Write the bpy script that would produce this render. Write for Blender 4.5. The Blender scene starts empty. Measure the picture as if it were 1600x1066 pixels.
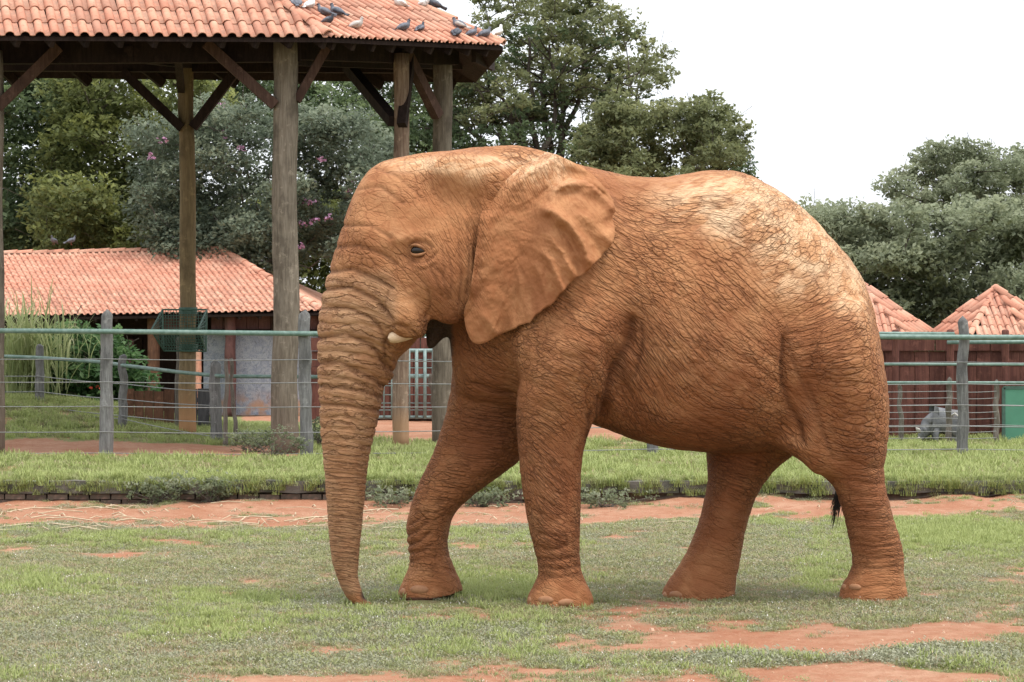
import bpy, bmesh, math, random
import numpy as np
from mathutils import Vector, Matrix, noise as mnoise
from mathutils.bvhtree import BVHTree
random.seed(7)
rng = np.random.default_rng(7)
SC = bpy.context.scene
COL = SC.collection
# ---------------------------------------------------------------- camera
FP = 3600.0          # focal length in photo pixels (photo 1600 wide)
CX, CY, CAMZ = 800.0, 533.0, 1.7
cam = bpy.data.cameras.new('camera'); cam_o = bpy.data.objects.new('camera', cam)
COL.objects.link(cam_o); SC.camera = cam_o
cam.sensor_width = 36.0; cam.lens = 36.0 * FP / 1600.0
cam.clip_start = 0.1; cam.clip_end = 2000.0
cam_o.location = (0, 0, CAMZ); cam_o.rotation_euler = (math.radians(90), 0, 0)
# ---------------------------------------------------------------- sky, sun, exposure
SUN_EL, SUN_AZ = math.radians(60), math.radians(35)      # azimuth measured from +Y towards +X
world = bpy.data.worlds.new('World'); SC.world = world; world.use_nodes = True
wn = world.node_tree; wn.nodes.clear()
w_out = wn.nodes.new('ShaderNodeOutputWorld'); w_bg = wn.nodes.new('ShaderNodeBackground')
w_sky = wn.nodes.new('ShaderNodeTexSky'); w_sky.sky_type = 'NISHITA'; w_sky.sun_disc = False
w_sky.sun_elevation = SUN_EL; w_sky.sun_rotation = SUN_AZ
w_sky.air_density = 1.0; w_sky.dust_density = 3.0; w_sky.ozone_density = 1.0
w_mix = wn.nodes.new('ShaderNodeMix'); w_mix.data_type = 'RGBA'
w_mix.inputs['Factor'].default_value = 0.93                # a closed, bright white cloud deck over the blue
w_tc = wn.nodes.new('ShaderNodeTexCoord'); w_sp = wn.nodes.new('ShaderNodeSeparateXYZ'); w_mr = wn.nodes.new('ShaderNodeMapRange'); w_cl = wn.nodes.new('ShaderNodeMix'); w_cl.data_type = 'RGBA'
w_mr.inputs[1].default_value = 0.0; w_mr.inputs[2].default_value = 1.0                    # overcast dome: the cloud deck is brighter overhead than at the horizon
wn.links.new(w_tc.outputs['Generated'], w_sp.inputs[0]); wn.links.new(w_sp.outputs[2], w_mr.inputs[0]); wn.links.new(w_mr.outputs[0], w_cl.inputs['Factor'])
w_cl.inputs['A'].default_value = (8.8, 9.1, 9.5, 1); w_cl.inputs['B'].default_value = (21.5, 22.3, 23.3, 1); wn.links.new(w_cl.outputs['Result'], w_mix.inputs['B'])
wn.links.new(w_sky.outputs[0], w_mix.inputs['A'])
wn.links.new(w_mix.outputs['Result'], w_bg.inputs['Color'])
w_bg.inputs['Strength'].default_value = 0.12
wn.links.new(w_bg.outputs[0], w_out.inputs['Surface'])
sl = bpy.data.lights.new('sun', 'SUN'); so = bpy.data.objects.new('sun', sl); COL.objects.link(so)
sl.energy = 2.5; sl.angle = math.radians(12); sl.color = (1.0, 0.95, 0.87)
sd = Vector((math.sin(SUN_AZ)*math.cos(SUN_EL), -0.35*math.cos(SUN_AZ)*math.cos(SUN_EL), math.sin(SUN_EL))).normalized()
so.rotation_euler = sd.to_track_quat('Z', 'Y').to_euler()
w_sky.sun_rotation = math.atan2(sd.x, sd.y); w_sky.sun_elevation = math.asin(sd.z)
SC.view_settings.view_transform = 'Standard'; SC.view_settings.look = 'None'
SC.view_settings.exposure = 0.04; SC.view_settings.gamma = 1.0
SC.render.engine = 'CYCLES'
SC.cycles.max_bounces = 6; SC.cycles.diffuse_bounces = 2; SC.cycles.transparent_max_bounces = 8
SC.cycles.caustics_reflective = False; SC.cycles.caustics_refractive = False

# ---------------------------------------------------------------- helpers
def P(px, py, D):
    return Vector(((px-CX)/FP*D, D, CAMZ-(py-CY)/FP*D))
def tag(o, label=None, cat=None, group=None, kind=None):
    if label: o['label'] = label
    if cat: o['category'] = cat
    if group: o['group'] = group
    if kind: o['kind'] = kind
    return o
def empty(name, loc=(0, 0, 0), label=None, cat=None, group=None):
    o = bpy.data.objects.new(name, None); COL.objects.link(o); o.location = loc
    o.empty_display_size = 0.2
    return tag(o, label, cat, group)
def link(name, me, mat=None, parent=None, kind=None):
    o = bpy.data.objects.new(name, me); COL.objects.link(o)
    if mat and not me.materials: me.materials.append(mat)
    if parent: o.parent = parent
    if kind: o['kind'] = kind
    return o
def fast_mesh(name, V, F, smooth=True):
    """V (n,3); F (m,3) or (m,4) int array"""
    me = bpy.data.meshes.new(name)
    V = np.asarray(V, np.float32); F = np.asarray(F, np.int32)
    k = F.shape[1]
    me.vertices.add(len(V)); me.vertices.foreach_set('co', V.ravel())
    me.loops.add(F.size); me.loops.foreach_set('vertex_index', F.ravel())
    me.polygons.add(len(F))
    me.polygons.foreach_set('loop_start', np.arange(0, F.size, k, dtype=np.int32))
    me.polygons.foreach_set('use_smooth', np.full(len(F), smooth))
    me.update(calc_edges=True); me.validate()
    return me
class MB:
    """collects boxes, tubes, grids -> one mesh, vertices relative to origin"""
    def __init__(s): s.v = []; s.f = []; s.m = []
    def add(s, V, F, mi=0):
        b = len(s.v); s.v += [tuple(p) for p in V]; s.f += [tuple(i+b for i in f) for f in F]; s.m += [mi]*len(F)
    def box(s, c, d, rot=None, mi=0, taper=1.0):
        x, y, z = d[0]/2, d[1]/2, d[2]/2
        V = [Vector((sx*x*(taper if sz > 0 else 1), sy*y*(taper if sz > 0 else 1), sz*z)) for sz in (-1, 1) for sy in (-1, 1) for sx in (-1, 1)]
        if rot is not None: V = [rot @ p for p in V]
        V = [p+Vector(c) for p in V]
        s.add(V, [(0, 2, 3, 1), (4, 5, 7, 6), (0, 1, 5, 4), (2, 6, 7, 3), (0, 4, 6, 2), (1, 3, 7, 5)], mi)
    def tube(s, pts, rad, n=8, mi=0, caps=True, jit=0.0, flat=1.0):
        pts = [Vector(p) for p in pts]; m = len(pts)
        if not hasattr(rad, '__len__'): rad = [rad]*m
        V = []; ref = None
        for i, p in enumerate(pts):
            t = (pts[min(i+1, m-1)]-pts[max(i-1, 0)])
            if t.length < 1e-9: t = Vector((0, 0, 1))
            t.normalize()
            if ref is None:
                ref = Vector((1, 0, 0)) if abs(t.x) < .9 else Vector((0, 1, 0))
            a = (ref - t*ref.dot(t)).normalized(); ref = a; b = t.cross(a)
            for k in range(n):
                w = 2*math.pi*k/n; r = rad[i]*(1+random.uniform(-jit, jit))
                V.append(p + a*math.cos(w)*r + b*math.sin(w)*r*flat)
        F = [(i*n+k, i*n+(k+1) % n, (i+1)*n+(k+1) % n, (i+1)*n+k) for i in range(m-1) for k in range(n)]
        if caps: F += [tuple(range(n-1, -1, -1)), tuple((m-1)*n+k for k in range(n))]
        s.add(V, F, mi)
    def beam(s, a, b, w, h, mi=0, up=(0, 0, 1)):
        a = Vector(a); b = Vector(b); t = (b-a); L = t.length; t.normalize()
        u = Vector(up); sd_ = t.cross(u)
        if sd_.length < 1e-4: sd_ = t.cross(Vector((0, 1, 0)))
        sd_.normalize(); u2 = sd_.cross(t)
        R = Matrix((t, sd_, u2)).transposed()
        s.box((a+b)/2, (L, w, h), R, mi)
    def mesh(s, name, smooth=False, origin=(0, 0, 0)):
        o = Vector(origin); me = bpy.data.meshes.new(name)
        me.from_pydata([(p[0]-o.x, p[1]-o.y, p[2]-o.z) for p in s.v], [], s.f)
        if max(s.m, default=0) > 0: me.polygons.foreach_set('material_index', s.m)
        if smooth: me.polygons.foreach_set('use_smooth', [True]*len(me.polygons))
        me.update(); return me
    def build(s, name, mat, parent=None, smooth=False, kind=None, origin=(0, 0, 0)):
        me = s.mesh(name, smooth, origin)
        for m in (mat if isinstance(mat, (list, tuple)) else [mat]): me.materials.append(m)
        return link(name, me, None, parent, kind)

# ---- node shorthand
class NT:
    def __init__(s, name, rough=0.8, spec=0.25):
        s.mat = bpy.data.materials.new(name); s.mat.use_nodes = True
        s.nt = s.mat.node_tree; s.b = s.nt.nodes['Principled BSDF']
        s.b.inputs['Roughness'].default_value = rough
        s.b.inputs['Specular IOR Level'].default_value = spec
    def n(s, t, **k):
        nd = s.nt.nodes.new(t)
        for a, b in k.items():
            if a.startswith('i_'):
                nd.inputs[a[2:].replace('_', ' ')].default_value = b
            else: setattr(nd, a, b)
        return nd
    def l(s, a, b): s.nt.links.new(a, b)
    def setin(s, sock, v):
        if isinstance(v, bpy.types.NodeSocket): s.l(v, sock)
        else: sock.default_value = v
    def coord(s, kind='Object'): return s.n('ShaderNodeTexCoord').outputs[kind]
    def attr(s, name, out='Fac'):
        a = s.n('ShaderNodeAttribute'); a.attribute_name = name; return a.outputs[out]
    def mapping(s, v, scale=(1, 1, 1), loc=(0, 0, 0)):
        m = s.n('ShaderNodeMapping'); s.l(v, m.inputs['Vector']); m.inputs['Scale'].default_value = scale; m.inputs['Location'].default_value = loc
        return m.outputs[0]
    def noise(s, v=None, scale=5., detail=4., rough=.55, dist=0., out='Fac'):
        t = s.n('ShaderNodeTexNoise'); t.inputs['Scale'].default_value = scale
        t.inputs['Detail'].default_value = detail; t.inputs['Roughness'].default_value = rough; t.inputs['Distortion'].default_value = dist
        if v is not None: s.l(v, t.inputs['Vector'])
        return t.outputs[out]
    def voro(s, v, scale=1., feature='DISTANCE_TO_EDGE', rnd=1.0):
        t = s.n('ShaderNodeTexVoronoi'); t.feature = feature; t.inputs['Scale'].default_value = scale
        t.inputs['Randomness'].default_value = rnd; s.l(v, t.inputs['Vector']); return t.outputs['Distance']
    def ramp(s, f, stops, interp='LINEAR'):
        r = s.n('ShaderNodeValToRGB'); r.color_ramp.interpolation = interp; e = r.color_ramp.elements
        while len(e) < len(stops): e.new(0.5)
        for i, (p, c) in enumerate(stops):
            e[i].position = p
            e[i].color = (c, c, c, 1) if not hasattr(c, '__len__') else tuple(c)+(1,)
        s.l(f, r.inputs[0]); return r.outputs[0]
    def mr(s, f, a, b, c=0., d=1., t='SMOOTHSTEP'):
        m = s.n('ShaderNodeMapRange'); m.interpolation_type = t; s.setin(m.inputs[0], f)
        for i, x in enumerate((a, b, c, d)): m.inputs[i+1].default_value = x
        return m.outputs[0]
    def math(s, op, a, b=0., clamp=False):
        m = s.n('ShaderNodeMath'); m.operation = op; m.use_clamp = clamp; s.setin(m.inputs[0], a); s.setin(m.inputs[1], b); return m.outputs[0]
    def mix(s, f, a, b, mode='MIX'):
        m = s.n('ShaderNodeMix'); m.data_type = 'RGBA'; m.blend_type = mode
        s.setin(m.inputs['Factor'], f)
        for k, v in (('A', a), ('B', b)):
            sock = [q for q in m.inputs if q.name == k and q.type == 'RGBA'][0]
            s.setin(sock, v if isinstance(v, bpy.types.NodeSocket) else tuple(v)+(1,) if len(v) == 3 else v)
        return [q for q in m.outputs if q.type == 'RGBA'][0]
    def bump(s, h, strength=.5, dist=.01, normal=None):
        b = s.n('ShaderNodeBump'); b.inputs['Strength'].default_value = strength; b.inputs['Distance'].default_value = dist
        s.l(h, b.inputs['Height'])
        if normal: s.l(normal, b.inputs['Normal'])
        return b.outputs[0]
    def fin(s, col=None, normal=None, rough=None):
        if col is not None: s.setin(s.b.inputs['Base Color'], col if isinstance(col, bpy.types.NodeSocket) else tuple(col)+(1,))
        if normal is not None: s.l(normal, s.b.inputs['Normal'])
        if rough is not None: s.setin(s.b.inputs['Roughness'], rough)
        return s.mat
def mat_simple(name, c1, c2, scale=8., rough=.8, bump=.3, bdist=.01, stretch=(1, 1, 1), detail=5., spec=.25, obj_rand=0.0, dirt=None):
    t = NT(name, rough, spec); v = t.mapping(t.coord('Object'), stretch)
    f = t.noise(v, scale, detail, .6)
    c = t.mix(t.mr(f, .3, .7), c1, c2)
    if dirt:
        f2 = t.noise(t.coord('Object'), dirt[0], 3., .6); c = t.mix(t.mr(f2, dirt[1], dirt[1]+.18, 0, dirt[3]), c, dirt[2])
    if obj_rand:
        oi = t.n('ShaderNodeObjectInfo'); hs = t.n('ShaderNodeHueSaturation')
        t.l(t.mr(oi.outputs['Random'], 0, 1, 1-obj_rand, 1+obj_rand, 'LINEAR'), hs.inputs['Value']); t.l(c, hs.inputs['Color']); c = hs.outputs[0]
    return t.fin(c, t.bump(t.noise(v, scale*3, 5., .65), bump, bdist))

def fbm2(x, y, seed=0, octv=4):
    """vectorised value noise, roughly 0..1"""
    def vn(x, y, s):
        xi = np.floor(x).astype(np.int64); yi = np.floor(y).astype(np.int64); xf = x-xi; yf = y-yi
        def h(a, b):
            n = (a*374761393 + b*668265263 + s*1274126177) & 0x7fffffff
            n = ((n ^ (n >> 13))*1274126177) & 0x7fffffff
            return ((n ^ (n >> 16)) & 0xffff)/65535.0
        u = xf*xf*(3-2*xf); v = yf*yf*(3-2*yf)
        return (h(xi, yi)*(1-u)+h(xi+1, yi)*u)*(1-v)+(h(xi, yi+1)*(1-u)+h(xi+1, yi+1)*u)*v
    t = 0; a = 1; n = 0
    for o in range(octv):
        t = t+a*vn(x*2**o+17.3*o, y*2**o+9.1*o, seed+o*101); n += a; a *= .5
    return t/n
def sst(a, b, x):
    t = np.clip((x-a)/(b-a), 0, 1); return t*t*(3-2*t)
# ================================================================ ground
KERB_D = 23.85
FEET = [(870, 14.76, .26), (1093, 15.50, .30), (1365, 15.12, .28), (672, 15.2, .3)]
def ground_z(x, D):
    x = np.asarray(x, float); D = np.asarray(D, float)
    n = (fbm2(x*.5+50, D*.5+50, 2, 3)-.5)*.05+(fbm2(x*2.1+50, D*2.1+9, 3, 3)-.5)*.022+(fbm2(x*7+50, D*7+9, 6, 2)-.5)*.018
    f = n-.03*np.exp(-((x-1.0)/1.2)**2-((D-16.2)/1.3)**2)*1.0
    f = f+.055*sst(.5, 3.0, x)*sst(21.8, 23.2, D)+.02*sst(22.6, 23.6, D)+.06*sst(22.9, 23.8, D)*sst(.45, .75, fbm2(x*1.3+5, x*0+2, 44, 3))
    t = .255+n*.8+.05*sst(24, 27, D)*fbm2(x*.8, D*.4, 8, 2)
    t = t+.52*np.exp(-((x+7.4)/2.4)**2-((D-35.0)/2.4)**2)
    t = t-.20*sst(37, 50, D)
    return np.where(D < KERB_D, f, t)
def g_px(x, D):
    z = np.where(D < KERB_D, 0., .27)-.2*sst(37, 50, D)
    return CX+FP*x/D, CY+FP*(CAMZ-z)/D
def cover(x, D):
    """(vegetation 0..1, lushness 0..1)"""
    px, py = g_px(x, D)
    n = fbm2(x*1.3+20, D*.75+20, 11, 4); n2 = fbm2(x*3.2, D*2.2, 12, 3); n3 = fbm2(x*.6+7, D*.5, 14, 3)
    n5 = fbm2(x*9, D*6, 15, 2); f = .66+.9*(n-.5)+.8*(n2-.5)+.7*(n5-.5)
    for (cx, cy, rx, ry, a) in ((1120, 1003, 110, 15, 1.1), (1255, 1012, 80, 13, .9), (1390, 1000, 110, 12, 1.0), (1480, 992, 60, 9, .7), (1000, 1016, 60, 8, .7), (1310, 1050, 130, 13, 1.15), (1480, 1060, 90, 10, .8), (1180, 1078, 150, 12, .9),
                                (560, 1064, 170, 8, .8), (860, 1050, 50, 5, .5), (520, 1018, 40, 4, .2), (260, 868, 150, 7, .45), (330, 846, 120, 6, .4), (700, 845, 160, 8, .5), (930, 860, 60, 8, .3), (1010, 985, 60, 6, .4),
                                (700, 968, 130, 5, .3), (1440, 880, 90, 5, .3), (1110, 862, 70, 10, .4), (20, 862, 60, 7, .3), (1560, 980, 60, 8, .3)):
        f = f-a*np.exp(-((px-cx)/rx)**2-((py-cy)/ry)**2)
    strip = sst(775, 784, py)*sst(828, 806, py+22*(n3-.5))*np.clip(-.12+1.38*fbm2(x*1.6, D*3.0, 77, 4), 0, 1.)
    f = f-1.15*strip
    for (cx, cy, rx, ry, a) in ((1450, 1040, 90, 12, .5), (1180, 1030, 90, 10, .6), (80, 925, 120, 30, .35), (650, 925, 90, 30, .4), (1240, 890, 60, 30, .5), (1500, 830, 120, 20, .55), (450, 935, 120, 14, .4), (380, 770, 60, 12, .5), (1130, 830, 50, 20, .2)):
        f = f+a*np.exp(-((px-cx)/rx)**2-((py-cy)/ry)**2)
    lush = .16+1.0*(n3-.45)
    for (cx, cy, rx, ry, a) in ((350, 935, 130, 16, .6), (720, 920, 130, 26, .45), (1280, 890, 60, 24, .6), (1500, 835, 130, 26, .75), (60, 920, 90, 20, .4), (180, 845, 120, 12, .5), (1320, 915, 80, 20, .4), (1400, 1052, 90, 8, .5), (680, 1020, 90, 14, .2)):
        lush = lush+a*np.exp(-((px-cx)/rx)**2-((py-cy)/ry)**2)
    # terrace behind the kerb
    t = .74+1.1*(n2-.5)+.8*(n-.5); tl = .75+.5*(n-.5)
    dirt = sst(694, 700, py+8*(n3-.5))*sst(718, 711, py)*sst(505, 440, px); t = t-1.0*dirt*(.55+.9*n2)
    bare = sst(652, 655, py)*sst(692, 686, py)*sst(560, 585, px)*sst(1395, 1340, px); t = t-1.3*bare
    bare2 = sst(690, 650, py)*sst(375, 385, px)*sst(520, 480, px)*(py < 660); t = t-.9*bare2
    t = np.where(py < 652, t-.6*sst(380, 700, px)*sst(1300, 1290, px), t)
    return np.clip(np.where(D < KERB_D, f, t), 0, 1), np.clip(np.where(D < KERB_D, lush, tl), 0, 1)
def axis(*segs):
    out = [segs[0][0]]
    for a, b, st in segs:
        n = max(1, int(round((b-a)/st))); out += list(np.linspace(a, b, n+1)[1:])
    return np.array(out)
xs = axis((-400, -60, 40), (-60, -16, 4), (-16, -9, .5), (-9, 9, .075), (9, 16, .5), (16, 60, 4), (60, 400, 40))
dF = axis((-30, 4, 3), (4, 10, .5), (10, 17, .06), (17, KERB_D-.01, .09))
dB = axis((KERB_D+.01, 34, .12), (34, 60, .4), (60, 200, 10), (200, 900, 100))
def sheet(xs, ds, name):
    gx, gd = np.meshgrid(xs, ds, indexing='ij'); z = ground_z(gx, gd); c, l = cover(gx, np.maximum(gd, 5))
    V = np.stack([gx, gd, z], -1).reshape(-1, 3); n, m = gx.shape
    i = np.arange(n-1)[:, None]*m+np.arange(m-1)[None, :]
    F = np.stack([i, i+m, i+m+1, i+1], -1).reshape(-1, 4)
    me = fast_mesh(name, V, F)
    for nm, a in (('cover', c), ('lush', l)):
        q = me.attributes.new(nm, 'FLOAT', 'POINT'); q.data.foreach_set('value', a.astype(np.float32).ravel())
    return me
t = NT('earth_and_turf', .95, .1); ob = t.coord('Object')
cv = t.attr('cover'); lu = t.attr('lush')
n1 = t.noise(ob, 1.2, 5., .6); n2 = t.noise(ob, 9., 6., .65); n3 = t.noise(ob, 60., 5., .7); n4 = t.noise(t.mapping(ob, (1, .5, 1)), 26., 4., .7)
soil = t.mix(t.mr(n1, .35, .65), (.30, .138, .080), (.36, .20, .128)); soil = t.mix(t.mr(n2, .35, .75, 0, .7), soil, (.23, .085, .045)); soil = t.mix(t.mr(n4, .50, .66, 0, .45), soil, (.25, .135, .075)); soil = t.mix(t.mr(n3, .5, .75, 0, .55), soil, (.46, .30, .21))
gr = t.mix(t.mr(n2, .3, .7), (.16, .125, .068), (.19, .175, .085)); gr = t.mix(t.mr(n4, .4, .65), gr, (.27, .20, .125)); gr = t.mix(t.math('MULTIPLY', lu, t.mr(n2, .3, .6)), gr, (.13, .19, .045))
gr = t.mix(t.mr(n3, .45, .7, 0, .5), gr, (.06, .06, .03))
f = t.mr(t.math('ADD', cv, t.math('MULTIPLY', t.math('SUBTRACT', n4, .5), 1.3)), .22, .50)
col = t.mix(f, soil, gr)
hb = t.math('ADD', t.math('MULTIPLY', n3, .5), n2)
ground_mat = t.fin(col, t.bump(hb, .8, .02))
link('ground', sheet(xs, dF, 'ground'), ground_mat, None, 'structure')
link('terrace_ground', sheet(xs, dB, 'terrace_ground'), ground_mat, None, 'structure')
# ---------------------------------------------------------------- low kerb wall of concrete blocks over two courses of brick
conc = mat_simple('kerb_concrete', (.075, .068, .060), (.165, .150, .130), 5, .95, .7, .012, obj_rand=.18, dirt=(3.5, .52, (.06, .065, .045), .8))
brick_m = mat_simple('kerb_brick', (.17, .088, .065), (.24, .15, .115), 9, .95, .6, .008, obj_rand=.25, dirt=(6., .45, (.09, .075, .058), .85))
mort = mat_simple('kerb_mortar', (.12, .095, .075), (.25, .16, .11), 9, .95, .5, .01)
kw = empty('kerb_wall', (0, KERB_D, 0), 'long low retaining kerb of grey concrete blocks on brick courses behind the elephant', 'kerb')
x = -7.4; bi = 0
while x < 7.4:
    L = random.uniform(.85, 1.05); mb = MB(); mb.box((L/2, 0, .062), (L-.012, .17, .125), taper=.99)
    bm = bmesh.new(); me = mb.mesh('concrete_block'); bm.from_mesh(me); bmesh.ops.subdivide_edges(bm, edges=bm.edges[:], cuts=3, use_grid_fill=True)
    for v in bm.verts: v.co += Vector((0, mnoise.noise(v.co*6+Vector((x, 0, 0)))*.022, mnoise.noise(v.co*5+Vector((x, 9, 0)))*.024))
    bm.to_mesh(me); bm.free(); me.materials.append(conc)
    o = link('concrete_block', me, None, kw); o.location = (x, -.05+random.uniform(-.008, .008), .135+random.uniform(-.008, .008)); x += L
mb = MB(); mb.box((0, .035, .06), (15, .07, .36)); mb.build('mortar_bed', mort, kw)
mb = MB(); mb.box((.105, 0, .026), (.205, .11, .052), taper=.97); bme = mb.mesh('brick'); bme.materials.append(brick_m)
for r_, z in ((0, .070), (1, .008)):
    x = -7.4+r_*.11
    while x < .3:
        o = link('brick', bme, None, kw); o.location = (x, -.07+random.uniform(-.008, .008), z+random.uniform(-.003, .003)); o.rotation_euler.z = random.uniform(-.02, .02); x += .218
# ================================================================ shared building materials
def wood(name, c1, c2, c3=None, scale=3., stain=None, obj_rand=.12, z0=0.):
    t = NT(name, .9, .15); ob = t.coord('Object')
    v = t.mapping(ob, (9, 9, .9)); f = t.noise(v, scale, 6., .65, .4); g = t.noise(t.mapping(ob, (40, 40, 1.2)), scale, 4., .7)
    c = t.mix(t.mr(f, .3, .7), c1, c2); c = t.mix(t.mr(g, .45, .7, 0, .6), c, c3 or tuple(x*.45 for x in c1))
    b = t.noise(t.mapping(ob, (1, 1, .6)), 3.2, 6., .65); c = t.mix(t.mr(b, .48, .66, 0, .7), c, tuple(x*.55 for x in c2)); c = t.mix(t.mr(t.noise(ob, 7., 5., .7), .56, .66, 0, .35), c, tuple(min(.6, x*1.7) for x in c1))
    if stain:
        s = t.n('ShaderNodeSeparateXYZ'); t.l(ob, s.inputs[0])
        zz = t.math('ADD', s.outputs[2], t.math('MULTIPLY', t.noise(ob, 4., 3.), .5))
        c = t.mix(t.mr(zz, stain[0], stain[1], stain[2], 0), c, stain[3])
    if obj_rand:
        oi = t.n('ShaderNodeObjectInfo'); hs = t.n('ShaderNodeHueSaturation'); t.l(t.mr(oi.outputs['Random'], 0, 1, 1-obj_rand, 1+obj_rand, 'LINEAR'), hs.inputs['Value']); t.l(c, hs.inputs['Color']); c = hs.outputs[0]
    return t.fin(c, t.bump(t.math('ADD', g, f), .6, .012))
post_grey = wood('weathered_post_wood', (.27, .225, .175), (.15, .12, .09), (.075, .06, .048), stain=(.0, 1.4, .6, (.13, .085, .06)))
post_olive = wood('ochre_post_wood', (.25, .185, .10), (.17, .125, .07), (.08, .06, .04), stain=(.5, 1.2, .85, (.42, .22, .11)))
post_brown = wood('brown_post_wood', (.30, .22, .16), (.16, .10, .07), (.08, .05, .035), stain=(.6, 1.0, .8, (.36, .21, .12)))
beam_red = wood('stained_beam_wood', (.115, .068, .052), (.075, .042, .033), (.04, .024, .02))
beam_dark = wood('dark_beam_wood', (.035, .022, .018), (.022, .014, .012), (.012, .009, .008))  # near-black colour carries the shade under the roofs
t = NT('clay_tile', .85, .2); ob = t.coord('Object'); oi = t.n('ShaderNodeObjectInfo')
geo = t.n('ShaderNodeNewGeometry'); wp = geo.outputs['Position']
r0 = oi.outputs['Random']
hsv_ = None
c = t.mix(t.mr(r0, 0, 1, 0, 1, 'LINEAR'), (.60, .285, .19), (.48, .21, .14)); c = t.mix(t.mr(t.noise(wp, 2.5, 4., .6), .4, .7, 0, .55), c, (.68, .43, .31))
c = t.mix(t.mr(t.noise(wp, 16., 5., .7), .50, .68, 0, .65), c, (.27, .14, .10)); c = t.mix(t.mr(t.noise(wp, .9, 3., .6), .55, .7, 0, .35), c, (.36, .25, .19))
sx_ = t.n('ShaderNodeSeparateXYZ'); t.l(ob, sx_.inputs[0])
trough = t.math('MULTIPLY', t.mr(sx_.outputs[0], .18, .30), t.mr(sx_.outputs[0], .62, .46)); 
c = t.mix(t.math('MULTIPLY', t.mr(sx_.outputs[2], .16, .02), t.mr(t.noise(wp, 9., 4., .7), .38, .6, .15, .6)), c, (.27, .19, .145))
c = t.mix(t.mr(t.math('FRACT', t.math('MULTIPLY', r0, 7.3)), .72, 1., 0, .55), c, (.34, .17, .12))
tile_m = t.fin(c, t.bump(t.noise(wp, 60., 4., .6), .3, .004))
def tile_mesh():
    """S-shaped tile, unit width and unit length, lower end at y=0, hump on the left"""
    prof = [(-.5, .05)]+[(-.5+.62*(.5-.5*math.cos(a)), .05+.30*math.sin(a)) for a in np.linspace(0.15, math.pi-.15, 8)]+[(.12, .05), (.22, .0), (.36, -.015), (.5, .03)]
    V = []; F = []; n = len(prof)
    for y, lift, sc in ((0., .075, 1.03), (1.14, 0., .94)):
        for x, z in prof: V.append((x*sc, y, z*sc+lift))
    for x, z in prof: V.append((x*1.03, 0.0, z*1.03+.075-.055))
    F += [(i, i+1, n+i+1, n+i) for i in range(n-1)]; F += [(2*n+i, 2*n+i+1, i+1, i) for i in range(n-1)]
    me = bpy.data.meshes.new('roof_tile'); me.from_pydata(V, [], F); me.polygons.foreach_set('use_smooth', [i < n-1 for i in range(len(F))]); me.update(); me.materials.append(tile_m); return me
TILE = tile_mesh()
def cap_mesh():
    V = []; F = []; n = 8
    for y, r in ((0, .5), (1.12, .42)):
        for i in range(n+1): a = math.pi*i/n; V.append((r*math.cos(a), y, r*math.sin(a)*.9+(.06 if y == 0 else 0)))
    for i in range(n+1): a = math.pi*i/n; V.append((.42*math.cos(a), 0, .42*math.sin(a)*.9+.0))
    m = n+1; F += [(i+1, i, m+i, m+i+1) for i in range(n)]+[(i, i+1, 2*m+i+1, 2*m+i) for i in range(n)]
    me = bpy.data.meshes.new('ridge_tile'); me.from_pydata(V, [], F); me.polygons.foreach_set('use_smooth', [i < n for i in range(len(F))]); me.update(); me.materials.append(tile_m); return me
CAP = cap_mesh()
def proj(p): return (CX+FP*p.x/p.y, CY-FP*(p.z-CAMZ)/p.y)
def inplane(p0, e, u, want):
    a = proj(p0); ae = proj(p0+e*.01); au = proj(p0+u*.01)
    M = np.array([[ae[0]-a[0], au[0]-a[0]], [ae[1]-a[1], au[1]-a[1]]]); s = np.linalg.solve(M, np.array(want, float))
    v = e*s[0]+u*s[1]; return v.normalized()
def tile_face(poly, E0, E1, want, ncol, expo, root, lift=.02, wfac=1.0, seen=lambda p: True):
    """rows of tiles on one roof face: returns list of (matrix, in view)"""
    E0 = Vector(E0); E1 = Vector(E1); e = (E1-E0).normalized(); L = (E1-E0).length
    n = None
    for q in poly:
        w = (Vector(q)-E0).cross(e)
        if w.length > .5: n = w.normalized(); break
    if n.z < 0: n = -n
    u = n.cross(e).normalized()
    if u.z < 0: u = -u
    mid = E0.lerp(E1, .6); c = inplane(mid, e, u, want) if want else u
    ax = c.cross(n).normalized(); w = L/ncol*abs(e.dot(ax))*wfac
    if e.dot(ax) < 0: pass
    P2 = [((Vector(q)-E0).dot(e), (Vector(q)-E0).dot(u)) for q in poly]
    def inside(x, y):
        r = False; m = len(P2)
        for i in range(m):
            (x1, y1), (x2, y2) = P2[i], P2[(i+1) % m]
            if (y1 > y) != (y2 > y) and x < (x2-x1)*(y-y1)/(y2-y1)+x1: r = not r
        return r
    out = []
    umax = max(q[1] for q in P2); ce = c.dot(e); cu = c.dot(u); xs_ = [q[0] for q in P2]
    nrow = int(umax/(expo*cu))+1; k0 = int((min(xs_)-abs(ce/cu)*umax)/(L/ncol))-2; k1 = int((max(xs_)+abs(ce/cu)*umax)/(L/ncol))+2
    for k in range(k0, k1):
        for r in range(nrow):
            b = E0+e*((k+.5)*L/ncol)+c*(r*expo); m_ = b+c*(expo*.5)
            x, y = (m_-E0).dot(e), (m_-E0).dot(u)
            if not inside(x, y): continue
            j = random.uniform(-.03, .03)
            Mx = Matrix((ax*w, c*expo, n*w)).transposed().to_4x4(); Mx = Matrix.Translation(b+n*lift-c*.03+ax*random.uniform(-.004, .004)) @ Matrix.Rotation(j*.3, 4, n) @ Mx
            out.append((Mx, seen(m_)))
    return out, n
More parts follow.
